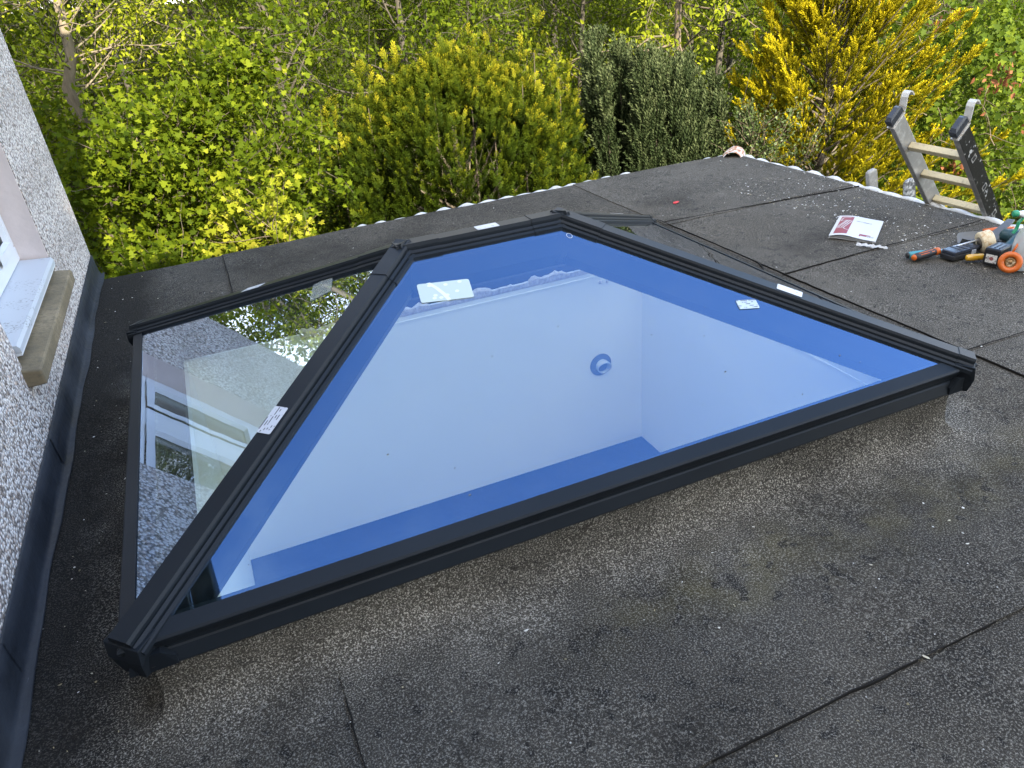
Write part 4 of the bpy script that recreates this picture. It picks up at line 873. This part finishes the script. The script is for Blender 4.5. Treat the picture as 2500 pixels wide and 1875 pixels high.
# ================================================================== OBJECTS ON THE ROOF
def lathe_v(c, axis, prof, n=20):
    """prof: list of (distance along axis, radius)"""
    c = Vector(c); d = Vector(axis).normalized(); ref = Vector((0, 0, 1)) if abs(d.z) < .9 else Vector((1, 0, 0)); a = d.cross(ref).normalized(); b = a.cross(d)
    V = [tuple(c + d * s + (a * math.cos(2 * math.pi * k / n) + b * math.sin(2 * math.pi * k / n)) * r) for s, r in prof for k in range(n)]
    F = [(i * n + k, i * n + (k + 1) % n, i * n + n + (k + 1) % n, i * n + n + k) for i in range(len(prof) - 1) for k in range(n)]
    F += [tuple(range(n))[::-1], tuple((len(prof) - 1) * n + k for k in range(n))]; return V, F
def lathe(name, c, axis, prof, mat, parent=None, n=20): v, f = lathe_v(c, axis, prof, n); return mesh(name, v, f, mat, parent, smooth=True)
def strip_v(pts, wdir, w, t, nrm):
    """flat bar bent along pts: width along wdir, thickness along nrm list"""
    wd = Vector(wdir).normalized(); V = []; F = []
    for p, n_ in zip(pts, nrm):
        p = Vector(p); n_ = Vector(n_).normalized()
        for s, q in ((-1, -1), (1, -1), (1, 1), (-1, 1)): V.append(tuple(p + wd * (s * w / 2) + n_ * (q * t / 2)))
    for i in range(len(pts) - 1):
        for j in range(4): F.append((i * 4 + j, i * 4 + (j + 1) % 4, i * 4 + 4 + (j + 1) % 4, i * 4 + 4 + j))
    m = (len(pts) - 1) * 4; F += [(3, 2, 1, 0), (m, m + 1, m + 2, m + 3)]; return V, F
def scuffed(name, base, mark, rough=.4, metal=0, sc=35, lo=.58, hi=.66, st=(1, 1, 1)):
    k = NB(name); a = k.tex('ShaderNodeTexNoise', sc, 6, k.map(st), rough=.7).outputs['Fac']; k.b.inputs['Metallic'].default_value = metal
    k.bump(a, .25, .004); return k.out(k.mix(k.ramp(a, [(lo, 0), (hi, 1)]), base, mark), rough)
M['alu'] = scuffed('scuffed_aluminium', (.30, .29, .27), (.50, .49, .46), .45, .45, 22, .52, .70)
M['alu_black'] = scuffed('chipped_black_paint', (.010, .010, .012), (.42, .42, .40), .35, 0, 45, .60, .635, (1, 1, .6))
M['rung'] = scuffed('paint_splashed_rung', (.52, .44, .27), (.28, .24, .16), .6, 0, 60, .55, .72)
M['hook'] = scuffed('dull_bracket', (.52, .50, .46), (.3, .24, .18), .5, .3, 30, .55, .7)
M['cap_black'] = simple('black_end_cap', (.02, .024, .034), .4)
# --- leaning ladder
s_ = Vector((-.707, 0, .707)); r_v = Vector((.05, -.30, -.015)); gap = r_v.length; r_v.normalize(); s_ = (s_ - r_v * s_.dot(r_v)).normalized(); n_v = r_v.cross(s_)
if n_v.z < 0: n_v = -n_v
lad_top = Vector((3.345, 1.475, .52)) + n_v * .008
Llen = 4.75
lad = thing('ladder', 'paint splashed aluminium ladder leaning over the roof edge with hooked brackets', 'ladder', tuple(lad_top - s_ * Llen))
for k_, off in enumerate((0, gap)):
    c = lad_top + r_v * off - s_ * (Llen / 2)
    st_ = obox('stile', c, (s_, n_v, r_v), (Llen / 2, .041, .0135), M['alu'], lad, .004)
    tpp = lad_top + r_v * off
    if k_: obox('painted_face', tpp + r_v * .0145 - s_ * (.03 + Llen / 2), (s_, n_v, r_v), (Llen / 2 - .02, .038, .0012), M['alu_black'], st_)
    # tapered end cap
    V = []
    for (a, hn, hr) in ((-.022, .0445, .0165), (.010, .0445, .0165), (.022, .028, .012)):
        for sx_, sy_ in ((-1, -1), (1, -1), (1, 1), (-1, 1)): V.append(tuple(tpp + s_ * a + n_v * (sx_ * hn) + r_v * (sy_ * hr)))
    mesh('end_cap', V, [(3, 2, 1, 0), (8, 9, 10, 11)] + [(i * 4 + j, i * 4 + (j + 1) % 4, i * 4 + 4 + (j + 1) % 4, i * 4 + 4 + j) for i in range(2) for j in range(4)], M['cap_black'], lad, bevel=.002)
    obox('strap', tpp - s_ * .036, (s_, n_v, r_v), (.0035, .0455, .018), M['hook'], lad)
    hp = [(-.030, .046), (-.018, .060), (-.002, .076), (.014, .090), (.022, .105), (.018, .119), (.004, .127), (-.016, .127)]
    pts = [tpp + s_ * a + n_v * b for a, b in hp]; nr = []
    for i in range(len(pts)):
        d = (pts[min(i + 1, len(pts) - 1)] - pts[max(i - 1, 0)]).normalized(); nr.append(d.cross(r_v))
    v, f = strip_v(pts, r_v, .034, .007, nr); mesh('hook', v, f, M['hook'], lad, bevel=.001)
for j in range(20):
    c = lad_top + r_v * (gap / 2) - s_ * (.232 + .2285 * j)
    obox('rung', c, (r_v, s_, n_v), (gap / 2 - .0140, .0155, .0165), M['rung'], lad, .003)
    if j < 9:
        e = lad_top + r_v * (gap + .0165) - s_ * (.232 + .2285 * j)
        v1, f1 = [], []
        for q, hw in ((0, .0155), (1, .0105)):
            for sx_, sy_ in ((-1, -1), (1, -1), (1, 1), (-1, 1)): v1.append(tuple(e + s_ * (sx_ * hw) + n_v * (sy_ * hw * 1.15) + r_v * .0008))
        f1 = [(i, (i + 1) % 4, 4 + (i + 1) % 4, 4 + i) for i in range(4)]
        sock = mesh('rung_end', v1, f1, M['alu'], lad); mesh('socket', [tuple(Vector(p) + r_v * -.0002) for p in v1[4:]], [(0, 1, 2, 3)], M['gasket'], sock)
# --- second ladder, only its tips show
lad2 = thing('ladder', 'second ladder with only two battered stile tips above the roof edge', 'ladder', (4.62, 1.92, GZ))
for k_, (x, y, z) in enumerate(((3.90, 2.065, .085), (3.90, 1.80, .080))):
    top = Vector((x, y, z)); dn = Vector((.24, -.015, -.97)).normalized(); u2 = Vector((dn.z, 0, -dn.x)).normalized(); w2 = dn.cross(u2); Q = 3.05
    V = []
    for a, hw, hd in ((Q, .033, .013), (.03, .033, .013), (.012, .031, .0125), (0, .02, .010)):
        for sx_, sy_ in ((-1, -1), (1, -1), (1, 1), (-1, 1)): V.append(tuple(top + dn * a + w2 * (sy_ * hd) + u2 * (sx_ * hw)))
    mesh('stile', V, [(3, 2, 1, 0), (12, 13, 14, 15)] + [(i * 4 + j, i * 4 + (j + 1) % 4, i * 4 + 4 + (j + 1) % 4, i * 4 + 4 + j) for i in range(3) for j in range(4)], M['alu'] if k_ == 0 else scuffed('battered_stile', (.09, .09, .09), (.55, .55, .53), .5, .2, 30, .46, .6), lad2, bevel=.004)
for j in range(10):
    a = Vector((3.90 + .24 * (.3 + .26 * j), 1.8, .08 - .97 * (.3 + .26 * j))); obox('rung', a + Vector((0, .132, .002)), ((0, 1, 0), (1, 0, 0), (0, 0, 1)), (.119, .012, .012), M['rung'], lad2)

# --- booklet
RZT = .0125
A, B, Cc, D = Vector((3.021, 1.448, RZT)), Vector((3.288, 1.656, RZT)), Vector((3.386, 1.469, RZT)), Vector((3.132, 1.272, RZT))
bk = thing('booklet', 'white installation booklet with crimson panel lying on the felt', 'booklet', tuple((A + Cc) / 2))
def bk_pt(u, v, h): return (A * (1 - u) + D * u) * (1 - v) + (B * (1 - u) + Cc * u) * v + Vector((0, 0, h))
def bk_h(u, v): return .010 + .014 * math.exp(-((u - .28) / .3) ** 2) * (.5 + .5 * (1 - v)) + .004 * math.sin(3 * u)
def sheet(name, hf, mat, t=.0012, nu=16, nv=10, shrink_=0.0):
    V = []; F = []
    for q in (0, 1):
        for j in range(nv + 1):
            for i in range(nu + 1):
                u = shrink_ + (1 - 2 * shrink_) * i / nu; v = shrink_ + (1 - 2 * shrink_) * j / nv; V.append(tuple(bk_pt(u, v, hf(u, v) - q * t)))
    m = (nu + 1) * (nv + 1); ix = lambda i, j: j * (nu + 1) + i
    for j in range(nv):
        for i in range(nu): F.append((ix(i, j), ix(i + 1, j), ix(i + 1, j + 1), ix(i, j + 1))); F.append(tuple(m + k for k in (ix(i, j + 1), ix(i + 1, j + 1), ix(i + 1, j), ix(i, j))))
    rim = [ix(i, 0) for i in range(nu)] + [ix(nu, j) for j in range(nv)] + [ix(i, nv) for i in range(nu, 0, -1)] + [ix(0, j) for j in range(nv, 0, -1)]
    for i in range(len(rim)): a, b = rim[i], rim[(i + 1) % len(rim)]; F.append((a, m + a, m + b, b))
    return mesh(name, V, F, mat, bk, smooth=False)
paper = simple('booklet_paper', (.47, .475, .48), .45); crimson = simple('crimson_print', (.20, .009, .030), .45); greyp = simple('grey_print', (.16, .165, .18), .6)
cover = sheet('cover', bk_h, paper)
for q in range(4): sheet('page', lambda u, v, q=q: .0018 + (bk_h(u, v) - .004) * (.16 + .19 * q) + .0015 * math.sin(9 * u + q * 2) * (1 - v), paper, .0006, shrink_=.004 + .003 * (q % 2))
def print_poly(u0, u1, v0, v1, mat, lift, par, nu=6, nv=6):
    V = []; F = []
    for j in range(nv + 1):
        for i in range(nu + 1): u = u0 + (u1 - u0) * i / nu; v = v0 + (v1 - v0) * j / nv; V.append(tuple(bk_pt(u, v, bk_h(u, v) + lift)))
    for j in range(nv):
        for i in range(nu): a = j * (nu + 1) + i; F.append((a, a + 1, a + nu + 2, a + nu + 1))
    return mesh('print', V, F, mat, par)
print_poly(.075, .36, .08, .93, crimson, .0007, cover)
def stroke(pts, w, mat, lift=.0013):
    V = []; F = []
    for k_ in range(len(pts) - 1):
        (u0, v0), (u1, v1) = pts[k_], pts[k_ + 1]; du, dv = (u1 - u0) * .21, (v1 - v0) * .33; ln = math.hypot(du, dv); nu_, nv_ = -dv / ln * w / .21, du / ln * w / .33
        for s in range(4):
            b = len(V)
            for t in (s / 4, (s + 1) / 4):
                for sg in (-1, 1): u = u0 + (u1 - u0) * t + nu_ * sg; v = v0 + (v1 - v0) * t + nv_ * sg; V.append(tuple(bk_pt(u, v, bk_h(u, v) + lift)))
            F.append((b, b + 1, b + 3, b + 2))
    mesh('print', V, F, mat, cover)
for pl in ([(.10, .72), (.125, .86), (.17, .885), (.30, .885)], [(.09, .705), (.20, .735), (.35, .735)], [(.085, .40), (.15, .56), (.225, .73)], [(.115, .37), (.18, .54), (.255, .73)], [(.175, .37), (.245, .56), (.30, .735)], [(.235, .37), (.30, .56), (.345, .70)], [(.215, .555), (.29, .575)], [(.08, .335), (.12, .365), (.18, .345), (.225, .365), (.265, .29), (.35, .26)]):
    stroke(pl, .0022, paper)
for u0, u1, v in ((.44, .53, .755), (.55, .57, .758), (.59, .73, .757), (.75, .78, .757)): print_poly(u0, u1, v - .012, v + .010, greyp, .0009, cover, 4, 1)
stroke([(.62, .60), (.78, .545), (.93, .50)], .0012, simple('grey_smudge', (.55, .56, .60), .6)); stroke([(.86, .36), (.84, .44)], .0008, simple('grey_smudge', (.6, .61, .64), .6))
print_poly(.62, .86, .175, .205, crimson, .0009, cover, 4, 1); print_poly(.62, .655, .105, .174, crimson, .0009, cover, 2, 1); print_poly(.66, .78, .135, .174, crimson, .0009, cover, 3, 1)
for u0 in (.80, .835, .87, .905): print_poly(u0, u0 + .022, .125, .155, greyp, .0009, cover, 1, 1)
# --- crumpled film, red scrap
def crumple(name, label, cat, cx_, cy_, lx, ly, ang, h, mat, n=14, m=5):
    V = []; F = []; ca, sa = math.cos(ang), math.sin(ang)
    for i in range(n + 1):
        for j in range(m + 1):
            a = lx * (i / n - .5); b = ly * (j / m - .5) * (.5 + .6 * math.sin(3.1 * i / n) + .2 * random.random()); V.append((cx_ + a * ca - b * sa, cy_ + a * sa + b * ca, RZT + .003 + h * random.random()))
    for i in range(n):
        for j in range(m): a = i * (m + 1) + j; F.append((a, a + 1, a + m + 2, a + m + 1))
    o = mesh(name, V, F, mat); tag(o, label, cat); return o
film = bpy.data.materials.new('clear_film'); film.use_nodes = True; film.node_tree.nodes['Principled BSDF'].inputs['Alpha'].default_value = .55; film.node_tree.nodes['Principled BSDF'].inputs['Base Color'].default_value = (.7, .71, .72, 1); film.node_tree.nodes['Principled BSDF'].inputs['Roughness'].default_value = .2
crumple('film_scrap', 'crumpled strip of clear plastic film beside the booklet', 'plastic scrap', 3.082, 1.245, .135, .03, R_(-62), .012, film)
crumple('sticker_scrap', 'small torn red sticker scrap on the felt', 'scrap', 2.81, 2.40, .05, .022, R_(25), .004, simple('red_print', (.55, .02, .025), .5), 6, 2)

# --- hand tools
rubber = simple('black_rubber', (.016, .016, .018), .5); orange = scuffed('orange_plastic', (.50, .105, .010), (.62, .50, .4), .4, 0, 40, .66, .72); teal = simple('teal_plastic', (.045, .25, .30), .38, noise=.15); steel = simple('bright_steel', (.66, .67, .68), .3, .4)
sd = thing('screwdriver', 'orange and black handled screwdriver with long bright shaft', 'screwdriver', (3.15, 1.02, RZT))
p0, p1, p2 = Vector((3.088, 1.018, .030)), Vector((3.214, 1.010, .036)), Vector((3.40, .950, .070)); dv = (p1 - p0).normalized()
lathe('handle', p0, dv, [(-.002, .008), (.0, .014), (.012, .0175), (.04, .0165), (.075, .0185), (.105, .014), (.115, .012)], rubber, sd, 16)
lathe('end_plug', p0 - dv * .010, dv, [(0, .004), (.002, .011), (.010, .0135), (.0135, .0135)], orange, sd, 14); lathe('collar', p0 + dv * .108, dv, [(0, .0125), (.004, .0165), (.02, .0155), (.024, .010)], orange, sd, 16)
for s in (-1, 1):
    gp = [p0 + dv * a + Vector((s * .002 - .004, -.012 * (1 if s > 0 else .4), .0135 * (.75 if s > 0 else 1.15))) for a in (.022, .045, .07, .095)]; v, f = tube_v(gp, .0024, 5); mesh('grip_inlay', v, f, orange, sd, smooth=True)
v, f = tube_v([p0 + dv * .13, p1 + (p2 - p1) * .2, p2], [.0045, .0045, .0042], 8); mesh('shaft', v, f, steel, sd, smooth=True)
pb = thing('pry_bar', 'teal handled pry bar with navy blade under the screwdriver', 'pry bar', (3.15, 1.04, RZT))
q0, q1, q2 = Vector((3.094, 1.056, .028)), Vector((3.245, 1.000, .030)), Vector((3.36, .958, .034)); dq = (q1 - q0).normalized()
lathe('handle', q0, dq, [(0, .010), (.004, .0145), (.05, .0155), (.10, .013), (.15, .0125), (.162, .010)], teal, pb, 14); lathe('end_plug', q0 - dq * .008, dq, [(0, .006), (.002, .0125), (.0078, .0142)], rubber, pb, 14)
lathe('ferrule', q0 + dq * .146, dq, [(0, .0135), (.012, .0138), (.014, .010)], simple('dark_ferrule', (.04, .04, .045), .4), pb, 14)
obox('blade', (q1 + q2) / 2 + Vector((.01, -.004, .0)), (dq, dq.cross(Vector((0, 0, 1))).normalized(), (0, 0, 1)), (.075, .014, .006), simple('navy_steel', (.025, .035, .06), .35, .4), pb, .003)
cs = thing('bit_case', 'small black hinged bit case with clear clip', 'tool case', (3.29, .945, RZT))
ca = Vector((.93, .02, 0)).normalized(); cb_ = Vector((0, 0, 1)).cross(ca)
obox('case_base', Vector((3.288, .962, RZT + .011)), (ca, cb_, (0, 0, 1)), (.078, .034, .0105), rubber, cs, .004); lid = obox('case_lid', Vector((3.290, .962, RZT + .0305)), (ca, cb_, (0.0, 0, 1)), (.076, .033, .0085), simple('case_lid', (.03, .035, .05), .22, 0, .6, .2), cs, .004)
obox('clip', Vector((3.325, .9265, RZT + .021)), (ca, cb_, (0, 0, 1)), (.013, .0022, .009), simple('clear_clip', (.35, .37, .40), .2), cs, .001)
for k_ in range(3): obox('rib', Vector((3.26 + .028 * k_, .962, RZT + .0395)), (ca, cb_, (0, 0, 1)), (.003, .03, .001), rubber, lid)
am = thing('amber_handle', 'amber plastic chisel handle beside the black battery', 'chisel', (3.28, .885, RZT))
a0, a1 = Vector((3.248, .900, RZT + .0165)), Vector((3.340, .862, RZT + .0165)); da = (a1 - a0).normalized()
ambm = simple('amber_plastic', (.55, .30, .02), .2, 0, .6, .12, 30, coat=.5)
lathe('grip', a0, da, [(0, .007), (.003, .0125), (.02, .015), (.045, .0145), (.05, .012), (.055, .0145), (.07, .0135), (.08, .009)], ambm, am, 12); v, f = tube_v([a0 + da * .079, a0 + da * .15], .005, 8); mesh('blade', v, f, steel, am, smooth=True)
dr = thing('cordless_drill', 'cordless drill on its side with a black battery pack', 'drill', (3.32, .81, RZT))
e1 = Vector((.10, -.47, 0)).normalized(); e2 = Vector((0, 0, 1)).cross(e1); e2 = e2 if e2.x > 0 else -e2
bc = Vector((3.322, .822, RZT + .0385)); black_gloss = scuffed('battery_shell', (.014, .014, .016), (.30, .30, .30), .28, 0, 55, .68, .72)
bat = obox('battery', bc, (e1, e2, (0, 0, 1)), (.031, .046, .0375), black_gloss, dr, .008)
obox('battery_shoulder', bc + e2 * .052 + Vector((0, 0, .004)), (e1, e2, (0, 0, 1)), (.027, .010, .031), rubber, dr, .004)
lb = obox('battery_label', bc - e2 * .0468 + e1 * .003 + Vector((0, 0, -.006)), (e1, e2, (0, 0, 1)), (.022, .0006, .0175), scuffed('worn_label', (.62, .60, .55), (.12, .10, .10), .5, 0, 90, .5, .6), bat)
lv = [tuple(bc - e2 * .0476 + e1 * (.004 + .008 * math.cos(a)) + Vector((0, 0, -.005 + .008 * math.sin(a)))) for a in np.linspace(0, 6.28, 17)[:-1]]; mesh('label_mark', lv, [tuple(range(16))], simple('maroon_mark', (.25, .07, .07), .5), lb)
for k_ in range(3): obox('battery_rib', bc + e1 * (-.018 + .018 * k_) + Vector((0, 0, .0378)), (e1, e2, (0, 0, 1)), (.003, .03, .0012), rubber, bat)
gp = [bc + e2 * .058, bc + e2 * .095 + Vector((0, 0, .012)), bc + e2 * .135 + Vector((0, 0, .025)), bc + e2 * .165 + Vector((0, 0, .03))]; v, f = tube_v(gp, [.021, .019, .020, .026], 12); mesh('grip', v, f, simple('dark_teal_shell', (.012, .045, .055), .4), dr, smooth=True)
lathe('motor_body', bc + e2 * .175 + e1 * -.075 + Vector((0, 0, .03)), e1, [(0, .012), (.01, .026), (.05, .031), (.11, .031), (.14, .024), (.17, .020), (.18, .010)], simple('dark_teal_shell', (.012, .045, .055), .4), dr, 18)
rg = thing('orange_ring', 'scuffed orange plastic ring standing before the drill', 'ring', (3.30, .715, RZT))
rc = Vector((3.272, .724, RZT + .044)); ax = Vector((-.78, -.55, .30)).normalized(); u_ = ax.cross(Vector((0, 0, 1))).normalized(); w_ = u_.cross(ax)
V = []; F = []
for i in range(28):
    t = 2 * math.pi * i / 28; rd = u_ * math.cos(t) + w_ * math.sin(t)
    for k_ in range(10): q = 2 * math.pi * k_ / 10; V.append(tuple(rc + rd * (.032 + .0115 * math.cos(q)) + ax * (.010 * math.sin(q))))
for i in range(28):
    for k_ in range(10): F.append((i * 10 + k_, i * 10 + (k_ + 1) % 10, ((i + 1) % 28) * 10 + (k_ + 1) % 10, ((i + 1) % 28) * 10 + k_))
mesh('rim', V, F, orange, rg, smooth=True); lathe('hub', rc - ax * .006, ax, [(0, .023), (.003, .022), (.006, .012), (.004, .010), (.012, .006)], scuffed('brass_hub', (.20, .11, .04), (.6, .5, .35), .35, .5, 60, .5, .65), rg, 16)
v, f = tube_v([rc + w_ * .040, rc + w_ * .062 + Vector((.02, 0, .006)), rc + w_ * .075 + Vector((.05, .01, .012))], .0045, 7); mesh('strap', v, f, orange, rg, smooth=True)
tpz = thing('tape_roll', 'roll of stained cream masking tape wedged behind the bit case', 'tape', (3.395, .93, RZT))
tc0 = Vector((3.375, .945, RZT + .045)); tax = Vector((.85, -.42, .25)).normalized()
lathe('roll', tc0, tax, [(0, .026), (.0, .043), (.004, .045), (.044, .045), (.048, .043), (.048, .026)], scuffed('masking_tape', (.60, .50, .33), (.36, .18, .05), .7, 0, 45, .52, .66), tpz, 24); lathe('core', tc0 - tax * .0006, tax, [(0, .025), (.0495, .025)], simple('tape_core', (.10, .08, .06), .8), tpz, 20)
# grey scoop
scp = thing('plastic_scoop', 'grey plastic scoop with an upright handle behind the tools', 'scoop', (3.47, 1.0, RZT))
gm = simple('grey_plastic', (.085, .088, .09), .4, 0, .5, .1, 12); V = []; F = []
nu, nv = 16, 8
for q in (0, 1):
    for i in range(nu + 1):
        for j in range(nv + 1):
            t = i / nu * 2 - 1; r = j / nv; wdt = math.sqrt(max(0, 1 - t * t)); px = .115 * t; py = .06 * (2 * r - 1) * (.35 + .65 * wdt)
            z = RZT + .006 + .055 * (abs(2 * r - 1) ** 2 * .55 + .25 * t * t * .6) + (.014 if r == 1 else 0) * wdt - q * .003; V.append((3.468 + px * .80 + py * .30, .992 - px * .45 + py * .9, z))
m_ = (nu + 1) * (nv + 1)
for i in range(nu):
    for j in range(nv): a = i * (nv + 1) + j; F.append((a, a + nv + 1, a + nv + 2, a + 1)); F.append((m_ + a, m_ + a + 1, m_ + a + nv + 2, m_ + a + nv + 1))
mesh('bowl', V, F, gm, scp, smooth=True)
hp = [Vector((3.47, .985, .038)), Vector((3.505, .975, .062)), Vector((3.545, .978, .082)), Vector((3.585, .982, .098)), Vector((3.61, .988, .106))]; v, f = strip_v(hp, Vector((.42, -.9, 0)), .040, .010, [Vector((-.5, 0, 1))] * 5)
hv2 = []
for i in range(5):
    wf_ = (2.1, 1.05, .82, .8, .72)[i]; c = sum((Vector(v[i * 4 + j]) for j in range(4)), Vector()) / 4; hv2 += [tuple(c + (Vector(v[i * 4 + j]) - c) * wf_) for j in range(4)]
mesh('handle', hv2, f, gm, scp, bevel=.003)
# spray bottle
sb = thing('spray_bottle', 'clear spray bottle with green trigger and white head', 'spray bottle', (3.343, .732, RZT))
bx_, by_ = 3.343, .732
bm_ = bpy.data.materials.new('cloudy_bottle'); bm_.use_nodes = True; bb = bm_.node_tree.nodes['Principled BSDF']; bb.inputs['Base Color'].default_value = (.62, .66, .67, 1); bb.inputs['Roughness'].default_value = .18; bb.inputs['Transmission Weight'].default_value = .45; bb.inputs['IOR'].default_value = 1.2
lathe('bottle', (bx_, by_, RZT), (0, 0, 1), [(0, .034), (.004, .039), (.10, .039), (.135, .036), (.165, .024), (.178, .015), (.19, .0145)], bm_, sb, 24)
green = simple('green_plastic', (.025, .26, .13), .35); wplast = simple('white_plastic', (.78, .80, .80), .35)
lathe('collar', (bx_, by_, RZT + .178), (0, 0, 1), [(0, .0195), (.022, .0195), (.024, .017)], green, sb, 20)
fd = Vector((-.80, .35, .0)).normalized(); hc = Vector((bx_, by_, RZT + .225)); ud = Vector((0, 0, 1)); ld = fd.cross(ud)
V = []; F = []; prof = [(-.045, -.010, .016, .012), (-.03, -.002, .026, .015), (.0, .0, .032, .017), (.03, .004, .026, .015), (.05, .008, .016, .012), (.056, .009, .012, .010)]
for (a, zc, hh, ww) in prof:
    for k_ in range(12): t = 2 * math.pi * k_ / 12; V.append(tuple(hc + fd * a + ud * (zc + hh * .62 * math.sin(t)) + ld * (ww * math.cos(t))))
for i in range(len(prof) - 1):
    for k_ in range(12): F.append((i * 12 + k_, i * 12 + (k_ + 1) % 12, i * 12 + 12 + (k_ + 1) % 12, i * 12 + 12 + k_))
F += [tuple(range(12))[::-1], tuple(60 + k_ for k_ in range(12))]
mesh('head', V, F, wplast, sb, smooth=True); lathe('nozzle', hc + fd * .055 + ud * .009, fd, [(0, .012), (.004, .0135), (.016, .0135), (.02, .010), (.02, .004)], green, sb, 16)
tp_ = [hc + fd * .030 - ud * .008, hc + fd * .044 - ud * .026, hc + fd * .046 - ud * .050, hc + fd * .056 - ud * .072]; v, f = strip_v(tp_, ld, .015, .008, [fd, fd, fd, fd]); mesh('trigger', v, f, green, sb, bevel=.002)
lathe('neck', hc - ud * .03, ud, [(0, .016), (.025, .015)], wplast, sb, 16)
# orange pliers
pl = thing('pliers', 'orange handled pliers lying beyond the grey scoop', 'pliers', (3.69, 1.06, RZT))
for s in (-1, 1):
    pts = [Vector((3.735, 1.05 + s * .004, RZT + .014)), Vector((3.705, 1.052 + s * .018, RZT + .014)), Vector((3.66, 1.06 + s * .030, RZT + .012)), Vector((3.61, 1.072 + s * .034, RZT + .012))]; v, f = tube_v(pts, [.007, .010, .0105, .009], 9); mesh('handle', v, f, orange, pl, smooth=True)
    v, f = tube_v([pts[0], Vector((3.76, 1.043 + s * .007, RZT + .014)), Vector((3.80 - .02, 1.036 + s * .002, RZT + .014))], [.007, .009, .003], 7); mesh('jaw', v, f, steel, pl, smooth=True)
lathe('pivot', (3.742, 1.048, RZT + .006), (0, 0, 1), [(0, .009), (.018, .009), (.02, .006)], steel, pl, 14)

# --- debris: flecks, petals, chips scattered over the felt
def debris():
    V = []; F = []; col = []
    def chip(x, y, s, el, z0):
        a = random.uniform(0, 6.28); n = random.choice((4, 5, 6)); b = len(V); ca, sa = math.cos(a), math.sin(a)
        for k_ in range(n):
            t = 2 * math.pi * k_ / n + random.uniform(-.3, .3); px, py = s * el * math.cos(t), s * math.sin(t); V.append((x + px * ca - py * sa, y + px * sa + py * ca, z0 + random.uniform(0, s * .5)))
        V.append((x, y, z0 + s * .7)); F.extend((b + k_, b + (k_ + 1) % n, b + n) for k_ in range(n)); col.extend([random.random()] * (n + 1))
    for i in range(800):
        x = random.uniform(X0 + .05, X1 - .03); y = random.uniform(-1.0, 3.05)
        if -.04 < x < L + .04 and -.04 < y < W + .04: continue
        if x < 0 and random.random() < .2: continue
        chip(x, y, random.choice((.0009, .0012, .0015, .0019, .0030)) * random.uniform(.6, 1.2), random.choice((1, 1, 1.3, 2.2)), .010 if x < 2.56 else .015)
    for i in range(650):
        x = min(X1 - .02, 3.2 + abs(random.gauss(0, .34))); y = random.gauss(1.75, .55)
        if -.5 < y < 3.05: chip(x, y, random.uniform(.0009, .0036), random.choice((1, 1.4, 2.4)), .015)
    for i in range(48): chip(random.uniform(X0 + .06, -.02), random.uniform(.1, 3.0), random.uniform(.0012, .0032), random.choice((1, 1.4, 2)), .009)
    me_o = mesh('debris', V, F, None, mats=[leaf_material('pale_debris', [(0, (.10, .085, .05)), (.3, (.42, .36, .22)), (.6, (.66, .64, .58)), (1, (.8, .8, .78))], .1, (.5, .5, .45), .7)])
    at = me_o.data.attributes.new('rnd', 'FLOAT', 'POINT'); at.data.foreach_set('value', np.array(col, np.float32))
    tag(me_o, 'pale flecks chips and petals scattered over the felt', 'debris', kind='stuff')
debris()
